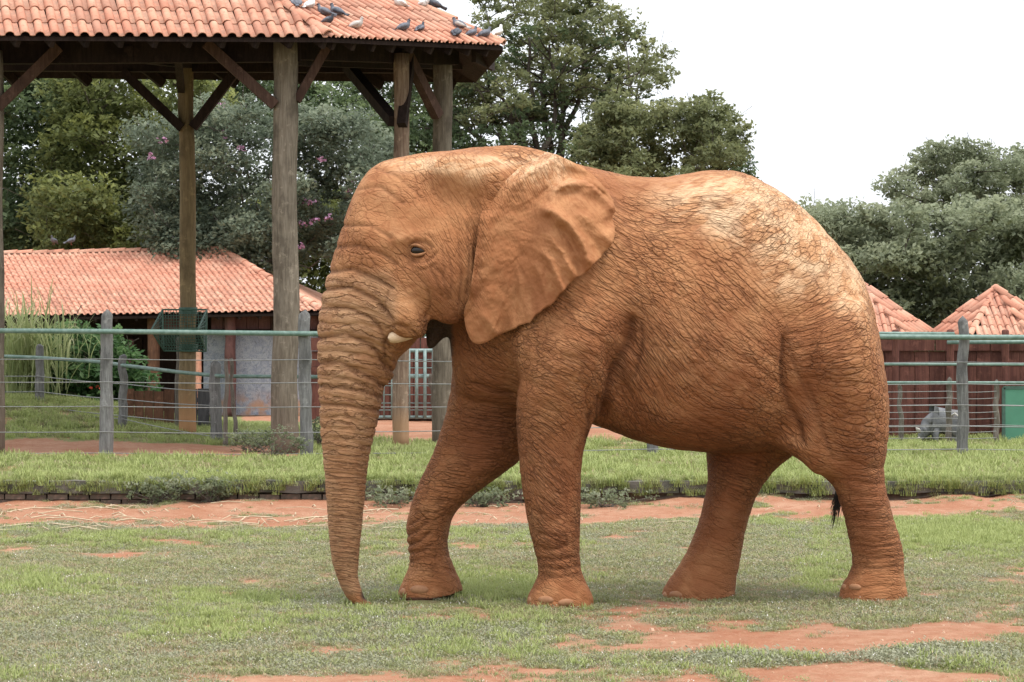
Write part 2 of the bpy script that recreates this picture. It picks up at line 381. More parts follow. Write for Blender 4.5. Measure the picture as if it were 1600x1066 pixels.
def place_tiles(lst, root, limit=300):
    o0 = Matrix.Translation(-root.location); k = 0; rest = []
    lst = sorted(lst, key=lambda q: not q[1])
    for Mx, s in lst:
        if k < limit and s:
            o = bpy.data.objects.new('roof_tile', TILE); COL.objects.link(o); o.parent = root; o.matrix_basis = o0 @ Mx; k += 1
        else: rest.append(Mx)
    if rest:
        TV = np.array([v.co[:] for v in TILE.vertices]); TF = np.array([list(p.vertices) for p in TILE.polygons]); VV = []; FF_ = []
        for i, Mx in enumerate(rest):
            m = np.array(o0 @ Mx); VV.append(TV @ m[:3, :3].T+m[:3, 3]); FF_.append(TF+i*len(TV))
        me = fast_mesh('remaining_roof_tiles', np.concatenate(VV), np.concatenate(FF_), False); link('remaining_roof_tiles', me, tile_m, root, 'stuff')
def caps(a, b, root, n, width, r=None, up=Vector((0, 0, 1)), seen=True):
    a = Vector(a); b = Vector(b); t_ = (b-a); L = t_.length/n; t_.normalize(); ax = t_.cross(up).normalized(); nn_ = ax.cross(t_)
    for i in range(n):
        Mx = Matrix.Translation(a+t_*(i*L)-root.location+nn_*random.uniform(-.005, .01)) @ Matrix((ax*width, t_*L, nn_*width)).transposed().to_4x4()
        o = bpy.data.objects.new('ridge_tile', CAP); COL.objects.link(o); o.parent = root; o.matrix_basis = Mx
def slab(poly, th, name, mat, root, down=Vector((0, 0, -1))):
    n = len(poly); V = [Vector(p)-root.location for p in poly]; V += [v+down*th for v in V]
    F = [tuple(range(n)), tuple(range(2*n-1, n-1, -1))]+[(i, n+i, n+(i+1) % n, (i+1) % n) for i in range(n)]
    me = bpy.data.meshes.new(name); me.from_pydata([v[:] for v in V], [], F); me.update(); me.validate(); return link(name, me, mat, root)
def round_post(name, a, b, r0, r1, mat, root, seg=14, wob=.012, top=None, n=22, knots=.04):
    """irregular log from a (base) to b (top)"""
    a = Vector(a); b = Vector(b); pts = []; rd = []; sd_ = random.uniform(0, 99)
    for i in range(n+1):
        s = i/n; p = a.lerp(b, s)+Vector((mnoise.noise(Vector((sd_, s*4, 0)))*wob*3, mnoise.noise(Vector((sd_, 0, s*4)))*wob*3, 0))*min(1, s*4)
        pts.append(p); rd.append((r0+(r1-r0)*s)*(1+knots*mnoise.noise(Vector((sd_, s*9, 5)))))
    if top:      # weathered, rounded or pointed top
        t_ = (b-a).normalized()
        for k, (dz, f) in enumerate(top): pts.append(b+t_*dz); rd.append(r1*f)
    mb = MB(); mb.tube(pts, rd, seg)
    o = Vector(a); m = mb.mesh(name, True, o)
    for v in m.vertices:
        q = v.co.copy(); w = mnoise.noise(Vector((q.x*14+sd_, q.y*14, q.z*2.2)))*.10*r0; d = Vector((q.x, q.y, 0)); 
        if d.length > 1e-4: v.co += d.normalized()*w
    m.materials.append(mat); ob = link(name, m, None, root); ob.location = o-root.location; return ob
def gzf(x, D): return float(ground_z(np.array(x), np.array(D)))
# ================================================================ tall open pavilion
pv_loc = Vector((P(445, 700, 29.3).x, 29.3, .27)); pav = empty('open_pavilion', pv_loc, 'tall open shelter with clay tile roof on thick log posts, birds along its roof', 'shelter')
C0 = P(-300, 55.5, 27.5); C1 = P(512, 60, 28.5); C2 = P(786, 73, 30.3); A1 = P(75, -263, 32.2); A0 = A1+(C0-C1)*.75
C3 = Vector((-.55, 34.8, C2.z+.10)); C4 = Vector((-9.2, 34.0, C2.z+.10))
seenf = lambda p: (lambda q: -25 < q[0] < 1620 and -20 < q[1] < 1090)(proj(p))
ta, nF1 = tile_face([C0, C1, A1, A0], C0, C1, (-.26, -1), 35, .31, pav, seen=seenf)
tb, nF2 = tile_face([C1, C2, A1], C1, C2, (-1, -.575), 22, .33, pav, wfac=1.0, seen=seenf)
place_tiles(ta+tb, pav)
caps(C1+Vector((0, 0, .03)), A1, pav, 18, .17); caps(C2+Vector((0, 0, .02)), A1, pav, 20, .15)
slab([C0, C1, A1, A0], .05, 'roof_boards', beam_dark, pav); slab([C1, C2, A1], .05, 'roof_boards', beam_dark, pav); slab([C2, C3, A1], .07, 'roof_boards', beam_dark, pav); slab([C3, C4, A0, A1], .07, 'roof_boards', beam_dark, pav)
mbx = MB()   # rafters under the front and right eaves
for i in range(16):
    s = i/15; a = C0.lerp(C1, s); b = A0.lerp(A1, s); mb = MB(); mb.beam(a.lerp(b, .01)+Vector((0, 0, -.11)), b+Vector((0, 0, -.11)), .06, .11); mb.build('rafter', beam_dark, pav, origin=pv_loc)
for i in range(9):
    s = (i+.5)/9; a = C1.lerp(C2, s); mb = MB(); mb.beam(a.lerp(A1, .012)+Vector((0, 0, -.12)), a.lerp(A1, .8)+Vector((0, 0, -.12)), .06, .12); mb.build('rafter', beam_dark, pav, origin=pv_loc)
for i in range(8):
    s = (i+.3)/8; a = C3.lerp(C4, s); mb = MB(); mb.beam(a+Vector((0, -.02, -.14)), a.lerp(A1.lerp(A0, s), .6)+Vector((0, 0, -.14)), .08, .13); mb.build('rafter', beam_dark, pav, origin=pv_loc)
def pbeam(a, b, w, h, mat=beam_dark, name='beam'):
    mb = MB(); mb.beam(a, b, w, h); return mb.build(name, mat, pav, origin=pv_loc)
pbeam(P(-150, 84, 29.2), P(470, 80, 29.35), .14, .28); pbeam(P(-150, 92, 32.9), P(660, 96, 33.1), .14, .34); pbeam(P(440, 78, 29.3), P(712, 88, 31.5), .14, .24); pbeam(P(620, 92, 30.6), P(715, 96, 33.6), .14, .24)
pbeam(P(740, 86, 30.8), P(770, 100, 33.5), .06, .20)
pbeam(P(295, 96, 33), P(200, 84, 29.2), .12, .2); pbeam(P(445, 90, 29.3), P(640, 98, 33.1), .12, .2)
for (px, yt, yb, D, w, m) in ((445, 62, 712, 29.3, 40, post_grey), (294, 88, 692, 33.0, 25.5, post_olive), (626, 84, 708, 30.6, 25, post_brown), (691, 82, 712, 31.5, 31, post_grey), (-5, 80, 712, 29.0, 25, post_grey)):
    x = (px-CX)/FP*D; top = P(px+ (1 if px > 400 else -3), yt, D); r = w/2/FP*D
    round_post('post', (x, D, gzf(x, D)-.1), top, r*1.05, r*.93, m, pav, 20, .010)
for a, b, D0, D1, w, m in (((430, 165), (322, 68), 29.2, 29.1, .13, beam_red), ((463, 158), (513, 70), 29.3, 29.4, .11, beam_red), ((284, 200), (192, 112), 32.9, 32.9, .13, beam_dark), ((301, 200), (368, 112), 32.9, 32.9, .13, beam_dark),
                       ((-4, 168), (92, 74), 28.95, 29.1, .13, beam_red), ((615, 190), (543, 103), 30.6, 32.9, .14, beam_dark), ((628, 196), (642, 84), 30.45, 30.9, .12, beam_dark), ((684, 182), (635, 84), 31.3, 30.8, .13, beam_red),
                       ((283, 140), (276, 66), 32.9, 29.4, .10, beam_dark)):
    pbeam(P(*a, D0), P(*b, D1), w, w, m, 'brace')
# ---------------------------------------------------------------- feeder basket strapped to the ochre post
fb = empty('feeder_basket', P(294, 515, 32.8), 'dark green metal mesh feeder basket strapped round the ochre log post', 'feeder')
fo = fb.location; gm = mat_simple('green_metal', (.035, .085, .062), (.06, .12, .09), 20, .5, .2, .003, spec=.5)
Df, Db = 32.45, 32.85
cr = [((253, 484), (325, 484), (325, 549), (253, 549)), ((236, 516), (323, 484), (323, 549), (250, 549))]
mb = MB(); r = .013
T1, T2, M1, M2, B1, B2 = P(254, 484, Db), P(323, 484, Db), P(236, 516, Df), P(309, 514, Df), P(256, 548, Db), P(322, 549, Db)
for a, b in ((T1, T2), (B1, B2), (T1, B1), (T2, B2), (T1, M1), (M1, B1), (T2, M2), (M2, B2), (M1, M2)): mb.tube([a, b], r, 6)
mb.build('basket_frame', gm, fb, origin=fo)
def grid_panel(q, nu, nv, name, r=.004):
    mb = MB()
    for i in range(nu+1): s = i/nu; mb.tube([q[0].lerp(q[1], s), q[3].lerp(q[2], s)], r, 4)
    for i in range(nv+1): s = i/nv; mb.tube([q[0].lerp(q[3], s), q[1].lerp(q[2], s)], r, 4)
    return mb.build(name, gm, fb, origin=fo)
grid_panel((T1, T2, B2, B1), 16, 14, 'wire_mesh'); grid_panel((T1, M1, M1, B1), 6, 8, 'wire_mesh'); grid_panel((T2, M2, M2, B2), 6, 8, 'wire_mesh'); grid_panel((M1, M2, B2, B1), 16, 8, 'wire_mesh')
for y in (486, 543):
    mb = MB(); c = P(294, y, 33.0); mb.tube([c+Vector((0, 0, -.05)), c+Vector((0, 0, .05))], [.135, .135], 20); mb.build('strap', gm, fb, origin=fo)
# ================================================================ birds
def ray_plane(px, py, p0, n):
    d = P(px, py, 1.)-Vector((0, 0, CAMZ)); s = (p0-Vector((0, 0, CAMZ))).dot(n)/d.dot(n); return Vector((0, 0, CAMZ))+d*s
bm_grey = mat_simple('feathers_slate', (.085, .09, .11), (.16, .165, .19), 30, .6, .2, .003); bm_dark = mat_simple('feathers_charcoal', (.035, .038, .05), (.07, .075, .09), 30, .5, .2, .003)
bm_white = mat_simple('feathers_white', (.75, .74, .72), (.60, .58, .56), 30, .7, .2, .003); bm_pale = mat_simple('feathers_buff', (.34, .30, .27), (.50, .46, .43), 26, .7, .2, .003); bm_leg = mat_simple('bird_leg', (.35, .12, .09), (.3, .1, .08))
def blob(mb_pts, radii, seg=12): mb = MB(); mb.tube(mb_pts, radii, seg); return mb
def pigeon(p, head, s, body_m, head_m, wing_m, label, pitch=0., peck=0.):
    """head: angle in plan of the facing direction; base of the feet at p"""
    r = empty('pigeon', p, label, 'bird', 'pigeons perched on the roofs')
    f = Vector((math.cos(head), math.sin(head), 0)); up = Vector((0, 0, 1)); sd_ = f.cross(up)
    def q(a, b, c=0.): return f*(a*s)+up*(b*s)+sd_*(c*s)
    hy = .21-.12*peck; hx = .095+.03*peck
    body = [q(-.115, .075), q(-.09, .085), q(-.04, .105), q(.02, .12), q(.065, .14), q(.085, .165), q(hx-.005, hy-.02), q(hx, hy), q(hx+.012, hy+.02)]
    o = blob(body, [x*s for x in (.014, .034, .056, .064, .054, .036, .026, .027, .010)], 12).build('body', body_m, r, True)
    hd = MB(); hd.tube([q(hx-.012, hy+.0), q(hx, hy+.012), q(hx+.018, hy+.012), q(hx+.03, hy+.006)], [x*s for x in (.012, .026, .022, .006)], 10); hd.build('head', head_m, r, True)
    bk = MB(); bk.tube([q(hx+.028, hy+.006), q(hx+.052, hy-.002)], [.006*s, .001*s], 6); bk.build('beak', bm_dark, r, True)
    tl = MB(); tl.tube([q(-.09, .085), q(-.14, .062), q(-.20, .040)], [.026*s, .028*s, .032*s], 8, flat=.35); tl.build('tail', wing_m, r, True)
    for c in (-1, 1):
        w = MB(); w.tube([q(.055, .14, .040*c), q(.01, .13, .056*c), q(-.06, .10, .050*c), (q(-.14, .068, .018*c))], [x*s for x in (.012, .036, .032, .006)], 8, flat=.9); w.build('wing', wing_m, r, True)
        l = MB(); l.tube([q(.0, .075, .02*c), q(.005, .0, .022*c), q(.03, -.002, .024*c)], .005*s, 5); l.build('leg', bm_leg, r, True)
    return r
PR = (C2-C1).cross(A1-C1).normalized()
G, K, W_, L_ = bm_grey, bm_dark, bm_white, bm_pale
for (px, py, ang, s, b, h, w, lab, pk) in (
    (435, 8, 200, 1.0, K, K, K, 'dark pigeon cut by the photo edge, leftmost bird on the shelter roof', 0), (463, 19, 100, 1.1, G, K, G, 'plump slate pigeon seen from behind beside a white one near the left roof hip', .2),
    (484, 20, 60, 1.0, W_, W_, W_, 'white pigeon with grey wing patch next to the slate pigeon near the left hip', .3), (507, 31, 170, 1.0, G, K, G, 'grey pigeon facing left in the huddle of three on the tiles', 0),
    (512, 44, 340, .9, K, K, G, 'lowest dark pigeon of the huddle of three on the tiles', .1), (527, 32, 150, 1.1, G, K, K, 'slim grey pigeon with long dark tail, rightmost of the huddle of three', 0),
    (556, 52, 15, 1.0, L_, L_, L_, 'pale buff pigeon alone just above the eave, facing right', 0), (630, 55, 20, 1.0, G, K, G, 'slate pigeon above the brown post with its tail to the left', 0),
    (657, 55, 60, .85, K, K, G, 'small dark pigeon standing alone right of the one above the brown post', 0), (625, 17, 210, 1.0, W_, W_, W_, 'white pigeon high on the tiles beside the right hip', .2),
    (713, 64, 80, 1.05, K, K, K, 'round charcoal pigeon nearest the eave, first of the group at the right corner', .5), (718, 52, 150, 1.1, G, K, L_, 'pigeon with pale wing and dark tail standing above the corner group', .1),
    (737, 63, 40, .9, G, K, G, 'small slate pigeon between the round charcoal one and the corner pair', 0), (757, 65, 30, 1.0, G, G, G, 'mid grey pigeon beside the white one at the right roof corner', .1),
    (778, 63, 60, 1.05, W_, W_, W_, 'bright white pigeon at the far right corner of the tall roof', 0), (679, 20, 200, 1.1, K, K, G, 'dark pigeon on the right hip against the trees', 0), (661, 17, 330, .9, W_, L_, W_, 'whitish pigeon crouching on the right hip tiles', .6)):
    p = ray_plane(px, py, C1, PR) if px > 430 else P(px, py, 29.)
    pigeon(p+Vector((0, 0, .02)), math.radians(ang), s*.78, b, h, w, lab, peck=pk)
# ================================================================ low tiled house on the left
mauve = wood('mauve_boards', (.175, .085, .075), (.12, .06, .055), (.07, .04, .035)); dkb = wood('dark_brown_boards', (.060, .035, .028), (.04, .024, .02), (.02, .014, .012))
redb = wood('red_brown_planks', (.165, .070, .052), (.105, .042, .034), (.055, .026, .022), scale=2.2, obj_rand=.22)
tanb = wood('rusty_brown_planks', (.20, .10, .06), (.13, .065, .042), (.07, .04, .03), obj_rand=.15); gryb = wood('grey_planks', (.12, .115, .12), (.085, .08, .085), (.05, .05, .05), obj_rand=.2)
t = NT('blue_grey_render', .9, .15); ob = t.coord('Object')
vv_ = t.voro(t.mapping(ob, (14, 14, 9)), 1.0); dst = t.noise(ob, 5, 4., .6, 2.)
c = t.mix(t.mr(dst, .35, .6), (.25, .27, .32), (.34, .355, .385)); c = t.mix(t.mr(t.noise(t.mapping(ob, (16, 16, 8)), 1.6, 3., .7, 1.5), .56, .60, 0, .6), c, (.12, .13, .16))
s_ = t.n('ShaderNodeSeparateXYZ'); t.l(ob, s_.inputs[0]); c = t.mix(t.math('MULTIPLY', t.mr(s_.outputs[2], .65, .1), t.mr(t.noise(ob, 3., 3.), .4, .6)), c, (.45, .24, .13))
render_m = t.fin(c, t.bump(dst, .5, .02))
hl = Vector((P(250, 640, 50).x, 50, .05)); hs_ = empty('tiled_house', hl, 'low house with long orange clay tile roof, dark veranda and blue grey wall', 'house')
E0, E1 = P(-230, 500, 50.4), P(504, 487, 49.6); R1 = P(346, 391, 53.8); R0 = R1+(E0-E1)*.86
seen2 = lambda p: (lambda q: -12 < q[0] < 520)(proj(p))
ta, _ = tile_face([E0, E1, R1, R0], E0, E1, (-.66, -1), 72, .285, hs_, seen=seen2); 
ta = sorted(ta, key=lambda q: -proj(q[0].translation)[1]); place_tiles(ta, hs_, 300)
caps(E1+Vector((0, 0, .02)), R1, hs_, 12, .20); caps(R1+Vector((-.05, 0, 0)), R0, hs_, 24, .20)
E2 = Vector((E1.x+.6, 57.5, E1.z)); E3 = Vector((E0.x, 58, E0.z))
slab([q+Vector((0, 0, -.03)) for q in (E0, E1, R1, R0)], .05, 'roof_boards', beam_dark, hs_); slab([E1, E2, R1], .05, 'end_roof', tile_m, hs_); slab([E2, E3, R0, R1], .05, 'back_roof', tile_m, hs_)
def hbox(x0, x1, y0, y1, D, th, mat, name, root=hs_, loc=None):
    a = P(x0, y1, D); b = P(x1, y0, D); mb = MB(); mb.box(((a.x+b.x)/2, D+th/2, (a.z+b.z)/2), (b.x-a.x, th, b.z-a.z)); return mb.build(name, mat, root, origin=root.location)
hbox(-230, 330, 470, 662, 53.2, .15, dkb, 'veranda_wall'); hbox(-232, -222, 480, 662, 50.6, 5., dkb, 'side_wall'); hbox(497, 505, 492, 656, 50.3, 6., mauve, 'side_wall')
hbox(-230, 500, 482, 662, 56.6, .15, dkb, 'back_wall')
for x in (150, 196): hbox(x, x+26, 528, 605, 53.12, .05, dkb, 'window')
for i in range(9): hbox(330+i*18.6, 330+i*18.6+17.8, 494, 515, 50.35+.02*(i % 2), .06, mauve, 'board')
hbox(328, 500, 514.5, 517, 50.28, .16, beam_dark, 'lintel')
for i in range(5): hbox(256+i*7, 256+i*7+6.4, 492, 522, 50.4, .05, mauve, 'board')
hbox(318, 352, 517, 652, 50.7, .12, render_m, 'wall_panel'); hbox(366, 497, 517, 650, 50.4, .14, render_m, 'wall_panel')
hbox(362, 500, 649, 654, 50.2, .45, mort, 'plinth')
for x, y0, y1, D, w, m in ((360, 492, 650, 50.15, 17, mauve), (430, 494, 518, 50.2, 12, dkb), (112, 494, 640, 50.3, 18, post_brown), (20, 494, 640, 50.3, 18, post_brown), (240, 495, 640, 50.3, 20, tanb), (205, 530, 640, 51.0, 9, mauve), (310, 547, 640, 50.0, 10, tile_m)):
    xx = (x-CX)/FP*D; round_post('veranda_post', (xx, D, P(x, y1, D).z), P(x, y0, D), w/2/FP*D, w/2/FP*D*.95, m, hs_, 10, .006)
mbx = MB()
for i in range(24):
    s = i/23; a = E0.lerp(E1, s); b = R0.lerp(R1, s); mb = MB(); mb.beam(a+Vector((0, .02, -.10)), a.lerp(b, .9)+Vector((0, 0, -.10)), .05, .08); mb.build('rafter', beam_dark, hs_, origin=hl)
pigeon(P(275, 389, 53.9)+Vector((0, 0, .10)), math.radians(160), 1.1, bm_white, bm_grey, bm_white, 'white pigeon on the ridge of the low house beside the ochre post'); pigeon(P(111, 388, 54.0)+Vector((0, 0, .08)), math.radians(20), .9, bm_grey, bm_dark, bm_grey, 'grey pigeon on the ridge of the low house, right one of the left pair')
pigeon(P(84, 388, 54.0)+Vector((0, 0, .08)), math.radians(250), .9, bm_grey, bm_dark, bm_grey, 'grey pigeon on the ridge of the low house, left one of the left pair')
# ---------------------------------------------------------------- plank screen in front of the house
pl = empty('plank_screen', (P(270, 690, 34).x, 34, .27), 'low screen of rusty brown and grey upright planks behind the ochre post', 'fence'); x = 196
while x < 336:
    w = random.uniform(14, 17) if x < 262 else random.uniform(15, 22); m = tanb if x < 258 else gryb; D = 34+random.uniform(-.03, .03)+(.1 if x > 262 else 0)
    a = P(x, 694, D); b = P(x+w-1, 609+random.uniform(-2, 3), D); mb = MB(); mb.box(((a.x+b.x)/2, D, (a.z+b.z)/2), (b.x-a.x, .035, b.z-a.z)); mb.build('plank', m, pl, origin=pl.location); x += w
mb = MB(); mb.beam(P(196, 625, 34.08), P(336, 625, 34.18), .05, .07); mb.build('rail', tanb, pl, origin=pl.location)
# ================================================================ plank palisade right, huts, gate
gm2 = mat_simple('green_pipe', (.19, .265, .23), (.10, .17, .14), 14, .5, .3, .003, spec=.4)
def palisade(name, label, x0, x1, yb, D, root_l, wide=25, ytop=531):
    r = empty(name, P((x0+x1)/2, yb, D), label, 'fence'); x = x0
    while x < x1:
        w = wide*random.uniform(.8, 1.15); d = D+random.uniform(-.012, .012)
        for (ya, yb_) in ((549, 573), (573.5, yb)):
            a = P(x, yb_, d); b = P(x+w-.8, ya, d); mb = MB(); mb.box(((a.x+b.x)/2, d+(.02 if ya == 549 else 0), (a.z+b.z)/2), (b.x-a.x, .03, b.z-a.z)); mb.build('plank', redb, r, origin=r.location)
        x += w
    x = x0
    while x < x1:
        a = P(x, 548, D-.02); b = P(x+84, ytop, D-.02); mb = MB(); mb.box(((a.x+b.x)/2, D-.02, (a.z+b.z)/2), (b.x-a.x, .035, b.z-a.z)); mb.build('top_board', redb, r, origin=r.location); x += 86
    mb = MB(); mb.box(((P(x0, 0, D).x+P(x1, 0, D).x)/2, D+.12, (P(x0, 560, D).z+P(x0, yb, D).z)/2-.05), (P(x1, 0, D).x-P(x0, 0, D).x, .04, (yb-540)/FP*D)); mb.build('backing', dkb, r, origin=r.location)
    return r
pr = palisade('palisade', 'dark red brown plank palisade with round posts behind the elephant at the right', 1290, 1690, 696, 33.4, None)
for px in (1312, 1399, 1485, 1571, 1657):
    D = 33.1; round_post('post', (P(px, 0, D).x, D, .2), P(px, 517, D), 6.2/FP*D, 5.6/FP*D, redb, pr, 10, .004, top=((.012, .8), (.02, .3)))
for (xa, ya, xb, yb_, D) in ((1280, 521, 1491, 522, 32.95), (1480, 535, 1700, 534, 32.95)):
    mb = MB(); mb.tube([P(xa, ya, D), P(xb, yb_, D)], 3.2/FP*D, 10); mb.build('rail', gm2, pr, True, origin=pr.location)
# hay-coloured stems growing at its foot are part of the grass
def hut(cx, ya, corners, D, label, ncols):
    ap = P(cx, ya, D+1.6); r = empty('tiled_hut', P(cx, 600, D+1.6), label, 'hut'); cs = [P(x, y, D+d) for x, y, d in corners]; T = []
    for i in range(len(cs)-1):
        a, b = cs[i], cs[i+1]
        q, _ = tile_face([a, b, ap], a, b, None, ncols[i], .34, r, seen=lambda p: True); T += q
        slab([a, b, ap], .05, 'roof_boards', beam_dark, r); caps(b+Vector((0, 0, .01)), ap, r, 7, .14)
    caps(cs[0]+Vector((0, 0, .01)), ap, r, 7, .14)
    place_tiles(T, r, 280)
    c3 = Vector((ap.x, 2*ap.y-cs[0].y+.2, cs[0].z)); slab([cs[-1], c3, ap], .05, 'back_roof', tile_m, r); slab([c3, cs[0], ap], .05, 'back_roof', tile_m, r)
    x0, x1 = cs[0].x, cs[-1].x
    mb = MB(); mb.tube([Vector((ap.x, ap.y, -.1)), Vector((ap.x, ap.y, cs[0].z))], (x1-x0)*.38, 10); mb.build('wall', redb, r, origin=r.location); return r
hut(1556, 450, ((1455, 526, 1.4), (1514, 527, .1), (1612, 527, .1), (1664, 526, 1.4)), 40, 'small hut with pointed clay tile roof, rightmost behind the palisade', (6, 8, 6))
hut(1336, 438, ((1218, 526, 1.4), (1280, 527, .1), (1420, 526, .1), (1459, 524, 1.4)), 40, 'small hut with clay tile roof half hidden behind the rump of the elephant', (6, 11, 6))
# second palisade behind the orange yard, seen between trunk and legs
palisade('palisade', 'distant dark red palisade behind the barred gate, seen between trunk and foreleg', 486, 1290, 655, 44.5, None, 20, 528)
gt = empty('barred_gate', P(640, 655, 43.6), 'grey green metal gate of thin bars seen between trunk and foreleg', 'gate'); gp = mat_simple('gate_metal', (.22, .30, .28), (.15, .21, .20), 12, .5, .2, .003, spec=.4)
for y, r in ((548, 3), (588, 3.4), (652, 2.6)):
    mb = MB(); mb.tube([P(590, y, 43.6), P(700, y, 43.6)], r/FP*43.6, 8); mb.build('rail', gp, gt, True, origin=gt.location)
for y in (562, 575, 603, 617, 630, 641):
    mb = MB(); mb.tube([P(590, y, 43.6), P(700, y, 43.6)], .9/FP*43.6, 6); mb.build('wire', gp, gt, True, origin=gt.location)
for x in (600, 612, 651, 664, 640, 676, 690):
    mb = MB(); mb.tube([P(x, 546, 43.55), P(x, 655, 43.55)], (2.6 if x in (651, 664) else 1.2)/FP*43.5, 8); mb.build('bar', gp, gt, True, origin=gt.location)
# ================================================================ fences with pipe rails and wires
pipe = gm2; wire_m = mat_simple('fence_wire', (.24, .24, .23), (.17, .17, .16), 30, .45, .1, .002, spec=.5)
fpost = wood('fence_post_wood', (.25, .245, .235), (.145, .14, .135), (.06, .058, .055), scale=3.6)
dpost = wood('crooked_stake_wood', (.21, .185, .155), (.13, .11, .09), (.06, .05, .04))
def fence(name, label, posts, rails, wires, D_of, mat=fpost):
    r = empty(name, (P(posts[0][0], 600, D_of(posts[0][0])).x, D_of(posts[0][0]), .27), label, 'fence'); o = r.location
    for (px, yt, yb, w, kind) in posts:
        D = D_of(px); x = (px-CX)/FP*D; a = Vector((x+random.uniform(-.01, .01), D, min(P(px, yb, D).z, gzf(x, D))-.05)); b = P(px+(random.uniform(-3, 3)), yt+6, D); rr_ = w/2/FP*D
        tops = ((.02, .9), (.04, .55), (.052, .15)) if kind == 0 else ((.03, .75), (.06, .3), (.075, .06))
        round_post('post', a, b, rr_*1.08, rr_*.86, mat, r, 14, .012 if w > 12 else .013, top=tops, knots=.16)
    for pl_, w in rails:
        mb = MB(); mb.tube([P(x, y, D_of(x)-d) for x, y, d in pl_], w/2/FP*D_of(pl_[0][0]), 10); mb.build('rail', pipe, r, True, origin=o)
    for pl_, w in wires:
        pts = []
        for (x0, y0), (x1, y1) in zip(pl_[:-1], pl_[1:]):
            for k in range(6): s = k/6; x = x0+(x1-x0)*s; pts.append(P(x, y0+(y1-y0)*s+1.6*math.sin(math.pi*s), D_of(x)-.10))
        pts.append(P(*pl_[-1], D_of(pl_[-1][0])-.10)); mb = MB(); mb.tube(pts, w/2/FP*D_of(pl_[0][0]), 5); mb.build('wire', wire_m, r, True, origin=o)
    return r
posts1 = [(165, 487, 716, 21, 1), (478, 487, 712, 20, 1), (745, 490, 715, 19, 0), (1020, 500, 728, 17, 0), (1268, 495, 722, 18, 0), (1503, 497, 724, 18, 1), (-160, 490, 715, 20, 0), (1760, 497, 722, 18, 0)]
W1 = [[(-160, y0-2), (165, y0), (478, y0+1), (1020, y1), (1503, y1), (1760, y1)] for y0, y1 in ((561, 566), (597, 600), (635, 633), (675, 666), (708, 702))]
fence('wire_fence', 'long near fence of weathered posts with thick green pipe rail, directly behind the elephant', posts1, [([(-160, 516, .11), (165, 518, .12), (478, 521.5, .12), (800, 523, .12), (1200, 525.5, .12), (1503, 527, .12), (1760, 527.5, .12)], 8.2)], [(w, 1.5) for w in W1], lambda x: 28.5)
D2 = lambda x: float(np.interp(x, [-100, 62, 193, 345, 500, 700], [35.2, 34.4, 33.2, 31.8, 31.8, 32.2]))
fence('wire_fence', 'left fence of short grey posts with green pipe rail dropping towards the house', [(62, 537, 662, 14.5, 0), (193, 553, 680, 14, 0), (337, 564, 694, 19, 1), (-90, 530, 655, 14, 0), (516, 562, 692, 16, 0)],
      [([(-90, 556, .08), (12, 557, .08), (62, 559, .08), (160, 566, .08), (193, 571, .08), (283, 582, .08), (348, 588, .08), (420, 588.5, .08), (516, 589, .08)], 5.6)],
      [([(-90, 584), (62, 588), (193, 600), (337, 612)], 1.4), ([(-90, 610), (62, 612), (193, 624), (337, 634)], 1.5), ([(-90, 628), (62, 634), (193, 650), (337, 660)], 1.4), ([(62, 640), (193, 655), (337, 683), (516, 684)], 1.2)], D2)
D3 = lambda x: 31.9
fence('wire_fence', 'thin fence in front of the right palisade with two slim green rails and close wires', [(1481, 589, 694, 10, 0), (1557, 593, 694, 9, 0), (1408, 600, 694, 8, 0), (1650, 593, 694, 9, 0), (1250, 592, 694, 9, 0)],
      [([(1200, 598, .05), (1481, 598, .05), (1700, 598.5, .05)], 4.6), ([(1200, 569, .05), (1481, 569.5, .05), (1700, 570, .05)], 4.2)], [([(1200, y), (1481, y), (1557, y)]+([(1700, y)] if i in (2, 5) else []), 1.2) for i, y in enumerate((611.5, 622, 632.5, 643.5, 653.5, 664, 674, 684))], D3, dpost)
# two thin crossed stakes and a loose grey one near the corner
st = empty('stake', P(353, 694, 31.4), 'thin upright pole next to the pale corner post, left of a crossed pair', 'stake'); round_post('pole', P(352, 697, 31.4), P(355, 561, 31.4), .032, .026, dpost, st, 8, .015)
st = empty('stake', P(366, 690, 31.6), 'thin leaning pole in front of the blue grey wall, right of a crossed pair', 'stake'); round_post('pole', P(369, 690, 31.6), P(360, 560, 31.6), .03, .024, dpost, st, 8, .015)
st = empty('stake', P(280, 690, 34.5), 'slim grey pole standing left of the ochre post behind the planks', 'stake'); round_post('pole', P(279, 690, 33.7), P(279, 530, 33.7), .045, .04, dpost, st, 8, .01, top=((.03, .5),))
st = empty('stake', P(678, 690, 36), 'crooked grey stake in the orange yard, right of the barred gate', 'stake'); round_post('pole', P(682, 684, 35), P(675, 585, 35), .05, .035, dpost, st, 8, .03)
# green panel
gpn = empty('green_panel', P(1600, 692, 32.6), 'plain green sheet panel in a dark frame at the right edge before the palisade', 'panel')
gpm = mat_simple('green_sheet', (.085, .235, .155), (.10, .27, .18), 3, .6, .1, .004, dirt=(4, .58, (.14, .20, .13), .5)); a = P(1568, 697, 32.6); b = P(1680, 606, 32.6)
mb = MB(); mb.box(((a.x+b.x)/2, 32.6, (a.z+b.z)/2), (b.x-a.x, .03, b.z-a.z)); mb.build('sheet', gpm, gpn, origin=gpn.location)
for q in ((a, Vector((a.x, 32.6, b.z))), (Vector((a.x, 32.6, b.z)), b)):
    mb = MB(); mb.beam(q[0], q[1], .045, .045, up=(0, 1, 0)); mb.build('frame', gm, gpn, origin=gpn.location)
